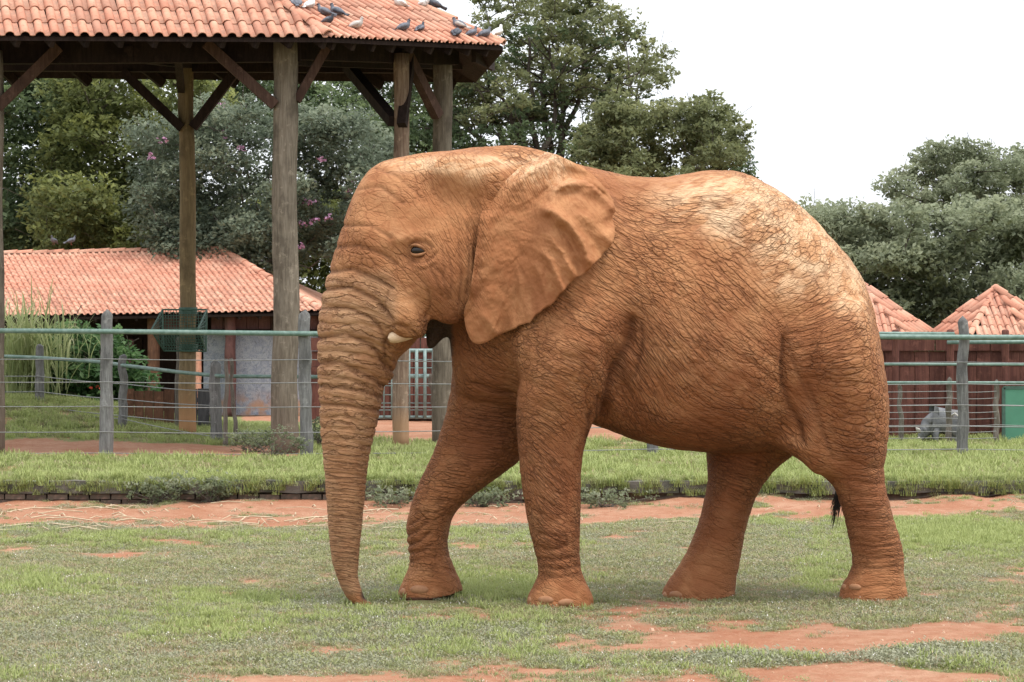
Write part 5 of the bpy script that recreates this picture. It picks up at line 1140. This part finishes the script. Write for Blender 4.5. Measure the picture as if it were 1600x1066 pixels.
for k_ in range(17):
    a0 = math.radians(-62+k_*10.5+random.uniform(-3, 3)); x_0, y_0 = 778+k_*1.5, 330+k_*5; L_0 = random.uniform(70, 150); w0 = random.uniform(-.3, .3)
    R_.append(([(x_0+math.cos(a0+w0*s)*L_0*s+random.uniform(-3, 3), y_0+math.sin(a0+w0*s)*L_0*s+random.uniform(-3, 3)) for s in (.1, .3, .5, .75, 1.)], random.uniform(1.8, 3.0), random.choice((-1, 1))*random.uniform(.0015, .0035)))
eh = np.zeros(len(epx))
for pl, w, a in R_:
    d = seg_d(epx, epy, pl); eh += a*np.exp(-(d/w)**2)*sst(2, 26, np.hypot(epx-pl[0][0], epy-pl[0][1]))
ang = np.arctan2(epy-375, epx-838)
eh += er**3*(.012*np.sin(ang*17+fbm2(ang*3, er*0, 4, 2)*4))*sst(-.9, -.3, np.cos(ang-.4))
eh += (fbm2(epx*.05, epy*.05, 61, 4)-.5)*.016+(fbm2(epx*.15, epy*.15, 62, 3)-.5)*.006
earD = earD-eh*(1-att)*1.2
earD = earD*(1-att)+(body+.015)*att
earD = np.where(er > .985, earD+.006, earD)
th = .024*(1-er**6)+.003
EX = (epx-CX)/FP*earD; EZ = CAMZ-(epy-CY)/FP*earD
front = np.stack([EX, earD, EZ], 1); back = front.copy(); back[:, 1] += th
EV = np.concatenate([front, back]); nF = len(front)
fi = []
for r in range(NR):
    a = np.arange(NA); b = (a+1) % NA; fi.append(np.stack([r*NA+a, r*NA+b, (r+1)*NA+b, (r+1)*NA+a], 1))
fi = np.concatenate(fi); a = np.arange(NA); b = (a+1) % NA; o_ = NR*NA
rim = np.stack([o_+a, o_+b, nF+o_+b, nF+o_+a], 1)
EF = np.concatenate([fi[:, ::-1], fi+nF, rim[:, ::-1]])
# test the front faces' direction towards -Y
nf = np.cross(EV[EF[5000, 1]]-EV[EF[5000, 0]], EV[EF[5000, 2]]-EV[EF[5000, 1]])
if nf[1] > 0: EF = EF[:, ::-1]
EV = EV-np.array(B0)[None, :]
# mirrored far ear (pressed to the other side, hardly seen)
FV = EV.copy(); FV[:, 1] = 2*(el_mid(840)-B0.y)-FV[:, 1]+.0
FV[:, 1] += (EV[:, 0]+B0.x-px2x(840, 0))*FP/15*EL_S*2
FV[:, 2] -= 0.06; FV[:, 0] += .06
FF = EF[:, ::-1]
ef = np.stack([bil(UA, epx, epy), bil(VA, epx, epy), (earD-15.)/.075], 1); ef = np.concatenate([ef, ef])
ersm = .10+.42*sst(75, 8, seg_d(epx, epy, [(850, 232), (815, 250), (785, 272), (768, 298), (757, 318)]))+.35*sst(30, 5, seg_d(epx, epy, [(752, 330), (746, 400), (735, 470)]))
epale = region(PALE+[(840, 262, 80, 34, 0, .7), (890, 310, 60, 40, 0, .35), (800, 320, 40, 40, 0, .15), (760, 510, 40, 40, 0, .25), (900, 370, 50, 50, 0, .2)], epx, epy)
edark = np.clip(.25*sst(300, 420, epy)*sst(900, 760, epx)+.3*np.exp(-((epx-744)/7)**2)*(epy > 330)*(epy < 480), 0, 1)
allV = np.concatenate([V, EV, FV]); allQ = np.concatenate([Q, EF+len(V), FF+len(V)+len(EV)])
me = fast_mesh('body', allV, allQ)
def vattr(me, name, arr, typ='FLOAT'):
    a = me.attributes.new(name, typ, 'POINT'); a.data.foreach_set('vector' if typ == 'FLOAT_VECTOR' else 'value', np.asarray(arr, np.float32).ravel())
z2 = lambda a: np.concatenate([a, a])
for nm_, fl_ in (('flowA', flowA), ('flowB', flowB), ('flowC', flowC)): vattr(me, nm_, np.concatenate([fl_, ef, ef]), 'FLOAT_VECTOR')
vattr(me, 'wA', np.concatenate([wA, np.ones(4*nF)])); vattr(me, 'wC', np.concatenate([wC, np.zeros(4*nF)]))
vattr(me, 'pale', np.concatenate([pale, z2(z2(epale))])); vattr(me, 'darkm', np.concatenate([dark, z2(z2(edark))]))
vattr(me, 'rough', np.concatenate([rough, z2(z2(ersm))])); vattr(me, 'trunkm', np.concatenate([tr, np.zeros(4*nF)]))
vattr(me, 'fold', np.concatenate([cr_, np.zeros(4*nF)])); vattr(me, 'lip', np.concatenate([lipm, np.zeros(4*nF)])); vattr(me, 'sole', np.concatenate([sole, np.zeros(4*nF)]))
vattr(me, 'earm', np.concatenate([np.zeros(len(V)), np.ones(4*nF)]))

t = NT('elephant_skin', .82, .22)
ob = t.coord('Object'); WA = t.attr('wA'); WC = t.attr('wC')
def warped(nm, k=.42):
    fl = t.attr(nm, 'Vector')
    w = t.n('ShaderNodeTexNoise'); w.inputs['Scale'].default_value = .7; w.inputs['Detail'].default_value = 3.; t.l(fl, w.inputs['Vector'])
    vm = t.n('ShaderNodeVectorMath'); vm.operation = 'SUBTRACT'; t.l(w.outputs['Color'], vm.inputs[0]); vm.inputs[1].default_value = (.5, .5, .5)
    vs = t.n('ShaderNodeVectorMath'); vs.operation = 'SCALE'; t.l(vm.outputs[0], vs.inputs[0]); vs.inputs['Scale'].default_value = k
    va = t.n('ShaderNodeVectorMath'); va.operation = 'ADD'; t.l(fl, va.inputs[0]); t.l(vs.outputs[0], va.inputs[1]); return va.outputs[0]
def fmix(w, a, b): return t.math('ADD', t.math('MULTIPLY', a, t.math('SUBTRACT', 1., w)), t.math('MULTIPLY', b, w))
def crs(nm):
    fw = warped(nm)
    return (t.mr(t.voro(t.mapping(fw, (1.5, .36 if nm == 'flowC' else .42, 1.5)), 1.0), 0., .12), t.mr(t.voro(t.mapping(fw, (2.9, 2.0, 2.9), (3.1, 7.7, 1.3)), 1.0), 0., .17), fw)
A1, A2, fwA = crs('flowA'); B1, B2, fwB = crs('flowB'); C1_, C2_, fwC = crs('flowC')
c1 = fmix(WA, fmix(WC, B1, C1_), A1); c2 = fmix(WA, fmix(WC, B2, C2_), A2); fw = fwC
c3 = t.mr(t.voro(ob, 42.), 0, .3)
big = t.noise(ob, 1.6, 4., .55); mid = t.noise(ob, 6., 5., .6); fine = t.noise(ob, 45., 5., .65); grit = t.noise(ob, 160., 3., .6)
varr = t.math('MULTIPLY', t.mr(t.noise(ob, 3.2, 3., .5), .34, .60, .42, 1.), t.mr(t.noise(ob, 9., 4., .6), .3, .6, .55, 1.1))
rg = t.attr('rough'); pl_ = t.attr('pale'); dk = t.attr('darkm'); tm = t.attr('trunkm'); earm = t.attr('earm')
rv = t.math('MULTIPLY', rg, varr); trl = t.mr(tm, .2, .9)
nt_ = t.math('SUBTRACT', 1., t.math('MULTIPLY', trl, .72)); rv = t.math('MULTIPLY', rv, nt_)
h1 = t.math('MULTIPLY', c1, rv); h2 = t.math('MULTIPLY', t.math('MULTIPLY', c2, rv), .7); h3 = t.math('MULTIPLY', t.math('MULTIPLY', c3, rv), .16)
def rings(nm, k, s, seed):
    f = t.attr(nm, 'Vector'); s3 = t.n('ShaderNodeSeparateXYZ'); t.l(f, s3.inputs[0])
    ny_ = t.noise(t.mapping(f, (.9*k, .8, .5), (seed, 0, 0)), 1.2, 4., .6)
    u_ = t.math('ADD', t.math('MULTIPLY', s3.outputs[0], k), t.math('MULTIPLY', ny_, 2.2))
    w_ = t.math('ABSOLUTE', t.math('SUBTRACT', t.math('FRACT', u_), .5)); return t.mr(w_, 0., s)
r1_ = rings('flowA', 1.0, .16, 0.); r2_ = rings('flowA', 2.1, .22, 5.)
rg1 = t.math('MULTIPLY', r1_, trl); rg2 = t.math('MULTIPLY', t.math('MULTIPLY', r2_, trl), .45)
hh = t.math('ADD', t.math('ADD', h1, h2), h3); hh = t.math('ADD', hh, t.math('ADD', rg1, rg2))
hh = t.math('ADD', hh, t.math('MULTIPLY', fine, .38)); hh = t.math('ADD', hh, t.math('MULTIPLY', grit, .12)); hh = t.math('ADD', hh, t.math('MULTIPLY', mid, .8))
# colour
red = (.275, .104, .042); och = (.49, .245, .112); cream = (.68, .44, .26); deep = (.095, .034, .014)
col = t.mix(t.mr(big, .35, .65), red, (.37, .152, .062))
col = t.mix(t.mr(mid, .42, .68, 0, .5), col, och)
pn = t.math('MULTIPLY', pl_, t.mr(t.math('ADD', t.math('MULTIPLY', mid, .6), t.math('MULTIPLY', c1, .35)), .42, .66, .35, 1.0))
col = t.mix(t.math('MULTIPLY', pn, .95, True), col, och)
pp = t.math('MULTIPLY', t.mr(pl_, .35, .95), t.mr(t.noise(fw, .8, 4., .6), .40, .56, .15, 1.))
col = t.mix(t.math('MULTIPLY', pp, .9, True), col, cream)
col = t.mix(t.math('MULTIPLY', trl, t.mr(mid, .3, .7, .30, .60)), col, (.44, .27, .155))
# bare greyish skin where the mud is rubbed off on the rump
rub = t.math('MULTIPLY', t.mr(pl_, .6, 1.), t.mr(t.noise(ob, 2.6, 2., .5), .52, .66))
col = t.mix(t.math('MULTIPLY', rub, .35), col, (.56, .43, .29))
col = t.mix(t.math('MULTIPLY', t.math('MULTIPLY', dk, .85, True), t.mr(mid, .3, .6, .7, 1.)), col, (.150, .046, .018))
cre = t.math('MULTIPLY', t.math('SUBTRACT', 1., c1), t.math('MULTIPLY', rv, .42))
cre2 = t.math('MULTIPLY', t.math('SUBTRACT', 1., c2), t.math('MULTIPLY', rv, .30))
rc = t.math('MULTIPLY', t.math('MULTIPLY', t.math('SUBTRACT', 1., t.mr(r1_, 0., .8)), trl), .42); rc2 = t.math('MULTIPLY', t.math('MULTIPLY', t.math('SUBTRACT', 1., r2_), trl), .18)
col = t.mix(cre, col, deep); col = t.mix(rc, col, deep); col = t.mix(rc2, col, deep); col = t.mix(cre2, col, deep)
col = t.mix(t.mr(fine, .3, .62, .22, 0.), col, (.20, .075, .03))
col = t.mix(t.math('MULTIPLY', earm, t.mr(t.noise(ob, 9., 5., .65), .5, .6, 0, .35)), col, (.26, .10, .04))
col = t.mix(t.math('MULTIPLY', t.attr('fold'), t.mr(fine, .25, .6, .35, .75)), col, deep)
lipn = t.attr('lip'); col = t.mix(lipn, col, (.055, .034, .026)); col = t.mix(t.attr('sole'), col, (.09, .04, .022))
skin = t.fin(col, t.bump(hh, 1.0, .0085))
me.materials.append(skin)
ele = empty('elephant', B0, 'large African elephant caked in orange mud, walking left across the grass with trunk hanging', 'elephant')
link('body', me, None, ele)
# tusk
tm_ = mat_simple('tusk_ivory', (.76, .58, .40), (.60, .40, .24), 14, .45, .2, .003)
mb = MB(); pts = []; rd = []
for i in range(11):
    s = i/10; p = P(650-44*s, 515+13*math.sin(s*1.5), 14.70-.11*s)-B0; pts.append(p); rd.append(.044*(1-.15*s)*(math.sqrt(max(0, 1-((s-.75)/.25)**2)) if s > .75 else 1)+.001)
mb.tube(pts, rd, 16); mb.build('tusk', tm_, ele, True)
# eye
def sphere(name, c, r, mat, parent, sc=(1, 1, 1), seg=20, rot=None):
    bm = bmesh.new(); bmesh.ops.create_uvsphere(bm, u_segments=seg, v_segments=seg//2+2, radius=1)
    for v in bm.verts:
        q = Vector((v.co.x*r*sc[0], v.co.y*r*sc[1], v.co.z*r*sc[2]))
        if rot: q = rot @ q
        v.co = q+Vector(c)
    m = bpy.data.meshes.new(name); bm.to_mesh(m); bm.free(); m.polygons.foreach_set('use_smooth', [True]*len(m.polygons)); return link(name, m, mat, parent)
eye_m = NT('eye_dark', .22, .35).fin((.016, .009, .006))
lid_m = mat_simple('eyelid_skin', (.20, .085, .038), (.32, .145, .06), 40, .7, .5, .004)
bvh2 = BVHTree.FromPolygons([Vector(p) for p in V], [tuple(int(i) for i in q) for q in Q])
def skin_at(px, py):
    o = Vector((0, 0, CAMZ))-B0; d = (P(px, py, 1.)-Vector((0, 0, CAMZ))).normalized(); h_ = bvh2.ray_cast(o, d); return h_[0], h_[1], d
c, n_, d_ = skin_at(654, 392)
ce = c+d_*.006
eye = sphere('eye', ce, .040, eye_m, ele, (1.25, .8, .9))
for sg, off, tlt in ((1, .013, -.06), (-1, -.016, .02)):
    mb = MB(); pts = []
    for i in range(13):
        s = i/12*2-1; pts.append(ce+Vector((s*.052, -.013-.014*(1-s*s), sg*.036*math.sqrt(max(0, 1-s*s))*(.85 if sg > 0 else .8)+tlt*s*.3)))
    mb.tube(pts, [.003+.008*math.sqrt(max(0, 1-(i/6-1)**2)) for i in range(13)], 8); mb.build('eyelid', lid_m, ele, True)
# toenails
nail = mat_simple('toenail_horn', (.36, .18, .09), (.28, .13, .065), 20, .6, .3, .004)
def nails(L):
    for px, py, r, sx, sz in L:
        c, n_, d_ = skin_at(px, py)
        if c is None: continue
        q = Vector((n_.x, n_.y, 0)); q.normalize() if q.length > 1e-4 else None
        rot = q.to_track_quat('Y', 'Z').to_matrix()
        sphere('toenail', c-q*r*.22, r, nail, ele, (sx, .45, sz), 16, rot)
nails([(655, 922, .050, 1.25, .62), (629, 926, .045, .8, .66), (852, 938, .045, 1.2, .6), (885, 942, .045, 1.2, .6), (827, 938, .04, .8, .6), (1055, 930, .045, 1.1, .6), (1038, 931, .04, .8, .6), (1335, 918, .042, 1.1, .55), (1318, 918, .04, .8, .55)])
# tail with its tuft, seen between the hind legs
tail_m = mat_simple('tail_skin', (.20, .085, .04), (.28, .12, .055), 30, .8, .5, .004); tuft_m = mat_simple('tail_hair', (.02, .018, .017), (.05, .04, .035), 60, .7, .2, .002)
mb = MB(); path = [P(1350, 520, 15.40), P(1352, 600, 15.44), P(1355, 660, 15.46), P(1335, 705, 15.48), P(1320, 735, 15.5), P(1309, 765, 15.5)]
mb.tube([p-B0 for p in path], [.05, .045, .036, .03, .024, .018], 10); mb.build('tail', tail_m, ele, True)
mb = MB()
for i in range(70):
    s0 = random.uniform(0, .45); a0 = P(1312-4*s0+random.uniform(-4, 4), 742+30*s0, 15.5); e0 = P(1304+random.uniform(-8, 7), 800+random.uniform(-15, 28), 15.5+random.uniform(-.05, .05))
    m0 = (a0+e0)/2+Vector((random.uniform(.0, .02), 0, 0)); mb.tube([a0-B0, m0-B0, e0-B0], [.0028, .0022, .0006], 4)
mb.build('tail_tuft', tuft_m, ele, True)
# ================================================================ grass, scattered as instances of a few modelled tufts
def grass_mat(name, c1, c2, tip):
    t = NT(name, .6, .25); oi = t.n('ShaderNodeObjectInfo'); u = t.attr('u'); q = t.attr('q')
    c = t.mix(t.mr(oi.outputs['Random'], 0, 1, 0, 1, 'LINEAR'), c1, c2); c = t.mix(t.mr(q, .0, 1., 0, .5, 'LINEAR'), c, tip); c = t.mix(t.mr(u, .4, 1., 0, .45), c, tip)
    t.fin(c); tr = t.n('ShaderNodeBsdfTranslucent'); t.l(c, tr.inputs[0]); mx = t.n('ShaderNodeMixShader'); mx.inputs[0].default_value = .3
    out = [k for k in t.nt.nodes if k.type == 'OUTPUT_MATERIAL'][0]; t.l(t.b.outputs[0], mx.inputs[1]); t.l(tr.outputs[0], mx.inputs[2]); t.l(mx.outputs[0], out.inputs['Surface']); return t.mat
G1 = grass_mat('turf_green', (.19, .215, .080), (.26, .275, .11), (.38, .38, .19)); G2 = grass_mat('lush_green', (.20, .265, .072), (.29, .345, .10), (.46, .48, .21)); G3 = grass_mat('dry_straw', (.27, .19, .115), (.38, .29, .18), (.52, .43, .29)); G4 = grass_mat('grey_weed', (.19, .20, .115), (.26, .265, .165), (.42, .41, .30)); GW = grass_mat('tiny_flowers', (.7, .66, .6), (.62, .56, .5), (.8, .78, .74))
protos = bpy.data.collections.new('tuft_prototypes')
def tuft(i, n, h, wid, lean, mat, seed, kind='blade', spread=.03):
    r = np.random.default_rng(seed); V = []; F = []; U = []; Qa = []
    for _ in range(n):
        b = np.array([r.normal()*spread, r.normal()*spread, 0]); az = r.uniform(0, 2*math.pi); d = np.array([math.cos(az), math.sin(az), 0]); s = np.array([-d[1], d[0], 0]); k = len(V); q = r.random(); hh_ = h*r.uniform(.4, 1.1); l = lean*r.uniform(.2, 1.2); w = wid*r.uniform(.7, 1.3)
        if kind == 'blade':
            for j, u in enumerate((0, .45, .8, 1.0)):
                p = b+np.array([0, 0, hh_*(u-.25*l*u*u)])+d*hh_*l*u**1.6; ww = w*(1, .9, .55, .05)[j]; V += [p-s*ww, p+s*ww]; U += [u, u]; Qa += [q, q]
            F += [(k+2*j, k+2*j+1, k+2*j+3, k+2*j+2) for j in range(3)]
        else:
            p = b*1.6+np.array([0, 0, hh_*r.uniform(.2, 1)]); t_ = r.normal(size=3)*.5+np.array([0, 0, .9]); t_ /= np.linalg.norm(t_); a = np.cross(t_, d); a /= np.linalg.norm(a); c = np.cross(t_, a); a = a*w*2.2; c = c*w*1.1
            V += [p-a, p-c, p+a, p+c]; U += [.5+.5*q]*4; Qa += [q]*4; F += [(k, k+1, k+2, k+3)]
    me = bpy.data.meshes.new('tuft'); me.from_pydata([tuple(v) for v in V], [], F)
    for nm, a in (('u', U), ('q', Qa)): at = me.attributes.new(nm, 'FLOAT', 'POINT'); at.data.foreach_set('value', np.array(a, np.float32))
    me.materials.append(mat); o = bpy.data.objects.new('tuft_%02d' % i, me); protos.objects.link(o); return o
tuft(0, 46, .044, .0026, .9, G1, 1, spread=.035); tuft(1, 40, .040, .0030, 1.2, G1, 2, spread=.04); tuft(2, 36, .072, .0030, .8, G2, 3, spread=.03); tuft(3, 30, .045, .0020, 1.3, G3, 4, spread=.045); tuft(4, 60, .040, .0040, 1, G4, 5, 'leaf', .035); tuft(5, 60, .035, .0045, 1, G1, 6, 'leaf', .04); tuft(6, 9, .05, .0030, 1, GW, 7, 'leaf', .05); tuft(7, 34, .19, .0045, .8, G2, 8, spread=.05); tuft(8, 26, .15, .0040, 1.1, G1, 9, spread=.06)
def scatter(name, pos, idx, scl, rot):
    me = bpy.data.meshes.new(name); me.vertices.add(len(pos)); me.vertices.foreach_set('co', pos.astype(np.float32).ravel())
    for nm, a, ty in (('pick', idx, 'INT'), ('scl', scl, 'FLOAT'), ('rz', rot, 'FLOAT')): at = me.attributes.new(nm, ty, 'POINT'); at.data.foreach_set('value', a.astype(np.int32 if ty == 'INT' else np.float32))
    o = link(name, me, None, None, 'stuff'); md = o.modifiers.new('scatter', 'NODES'); ng = bpy.data.node_groups.new(name, 'GeometryNodeTree'); md.node_group = ng
    ng.interface.new_socket('Geometry', in_out='INPUT', socket_type='NodeSocketGeometry'); ng.interface.new_socket('Geometry', in_out='OUTPUT', socket_type='NodeSocketGeometry')
    N_ = ng.nodes; gi = N_.new('NodeGroupInput'); go = N_.new('NodeGroupOutput'); mp_ = N_.new('GeometryNodeMeshToPoints'); ip = N_.new('GeometryNodeInstanceOnPoints'); ci = N_.new('GeometryNodeCollectionInfo'); ci.inputs['Collection'].default_value = protos; ci.inputs['Separate Children'].default_value = True; ci.inputs['Reset Children'].default_value = True
    def at(nm, ty): a = N_.new('GeometryNodeInputNamedAttribute'); a.data_type = ty; a.inputs['Name'].default_value = nm; return a.outputs[0]
    cx = N_.new('ShaderNodeCombineXYZ'); L = ng.links.new; L(gi.outputs[0], mp_.inputs[0]); L(mp_.outputs[0], ip.inputs['Points']); L(ci.outputs[0], ip.inputs['Instance']); ip.inputs['Pick Instance'].default_value = True; L(at('pick', 'INT'), ip.inputs['Instance Index']); L(at('rz', 'FLOAT'), cx.inputs[2]); L(cx.outputs[0], ip.inputs['Rotation']); L(at('scl', 'FLOAT'), ip.inputs['Scale']); L(ip.outputs[0], go.inputs[0])
    return o
r = np.random.default_rng(5)
def sample(n, d0, d1, extra=.6):
    D = np.sqrt(r.random(n)*(d1*d1-d0*d0)+d0*d0); x = (r.random(n)*2-1)*(D*.2222*1.04+extra); return x, D
x, D = sample(110000, 10.8, KERB_D-.1); c, l = cover(x, D); n = fbm2(x*2.2, D*1.7, 31, 3); nw = fbm2(x*1.1+40, D*.9, 37, 3)
near_w = np.interp(D, [11, 15, 23.8], [1., .85, .6])
keep = r.random(len(x)) < sst(.12, .62, c+.25*(n-.5)+.2*(r.random(len(x))-.5))*near_w*(.45+.6*n)
for fx, fd, rad in FEET: keep &= ~(np.hypot(x-(fx-CX)/FP*fd, D-fd) < rad*.62)
keep &= ~(np.hypot(x-P(566, 0, 14.88).x, D-14.75) < .16)
keep &= ~((np.abs(x-P(672, 0, 15.0).x) < .27) & (D > 14.4) & (D < 15.3) & (r.random(len(x)) < .8))
x, D, c, l, n, nw = (a[keep] for a in (x, D, c, l, n, nw)); u = r.random(len(x))
px, py = g_px(x, D); blue = np.exp(-((px-1450)/200)**2-((py-1025)/18)**2)+np.exp(-((px-1130)/120)**2-((py-1030)/16)**2)+.3*np.exp(-((px-100)/200)**2-((py-1030)/30)**2)
idx = np.where(u < .22, 0, np.where(u < .38, 1, np.where(u < .70, 3, np.where(u < .80, 5, 4)))); idx = np.where((r.random(len(x)) < l*1.1-.22), 2, idx); idx = np.where(r.random(len(x)) < blue*.75+.35*sst(.55, .7, nw)*(l < .5), 4, idx); idx = np.where(r.random(len(x)) < .045, 6, idx)
scl = (.38+.62*r.random(len(x)))*(.6+.55*c)*(1+.35*(blue > .4))
scatter('turf_grass', np.stack([x, D, ground_z(x, D)], 1), idx, scl, r.random(len(x))*6.28)
x, D = sample(46000, KERB_D+.04, 36.5); c, l = cover(x, D); px, py = g_px(x, D)
w = np.interp(D, [24, 29, 36], [1, .75, .6]); keep = (r.random(len(x)) < sst(.30, .85, c)*w*1.2); x, D, c, px, py = (a[keep] for a in (x, D, c, px, py)); u = r.random(len(x))
long_ = (py > 690) & (r.random(len(x)) < .85) & (px > -100)
idx = np.where(long_, np.where(u < .36, 7, np.where(u < .60, 3, np.where(u < .74, 2, 8))), np.where(u < .25, 0, np.where(u < .8, 2, 3))); scl = np.where(long_, (.16+.36*r.random(len(x)))*(.5+.9*fbm2(x*1.5, D*1.2, 91, 3)), 1.1+.8*r.random(len(x)))
scatter('terrace_grass', np.stack([x, D, ground_z(x, D)], 1), idx, scl, r.random(len(x))*6.28)
# grass hanging over the kerb
x = (r.random(7000)*2-1)*6.2; keep = r.random(7000) < .008+.09*sst(.42, .75, fbm2(x*1.4, x*0+3, 55, 3))+.15; x = x[keep]; D = np.full(len(x), KERB_D+.05)-r.random(len(x))*.2
scatter('kerb_edge_grass', np.stack([x, np.where(D < KERB_D-.04, KERB_D-.15, D), np.where(D < KERB_D-.04, .235-.13*r.random(len(x))**2, .255)], 1), np.where(r.random(len(x)) < .6, 7, 8), .3+.45*r.random(len(x)), r.random(len(x))*6.28)
# straw and dry twigs lying on the red strip
mb = MB()
for i in range(190):
    D = random.uniform(20.6, 23.5); xx = random.uniform(-5.6, 5.6) if random.random() < .55 else random.uniform(-5.6, -1.0); L = random.choice([.05, .1, .12, .25, .5])*random.uniform(.6, 1.3); a = random.gauss(0, .9); z = gzf(xx, D)+.012
    mb.tube([(xx, D, z), (xx+L*.5*math.cos(a), D+L*.5*math.sin(a), z+.012+random.uniform(0, .02)), (xx+L*math.cos(a), D+L*math.sin(a), z)], random.uniform(.003, .007), 4)
o = mb.build('dry_straw_litter', mat_simple('straw', (.52, .43, .30), (.38, .29, .19), 20), None, kind='stuff')
mb = MB()
for i in range(2600):
    xx, D = sample(1, 10.9, 23.6); xx = float(xx[0]); D = float(D[0]); c, _ = cover(np.array(xx), np.array(D))
    if c > .5 and random.random() < .8: continue
    s = random.uniform(.003, .011)*(2 if random.random() < .05 else 1); z = gzf(xx, D)+s*.3; mb.box((xx, D, z), (s*random.uniform(1, 2), s*1.3, s), Matrix.Rotation(random.uniform(0, 3), 3, 'Z'), taper=.6)
mb.build('soil_crumbs', mat_simple('crumb', (.42, .22, .13), (.60, .42, .30), 40), None, kind='stuff')
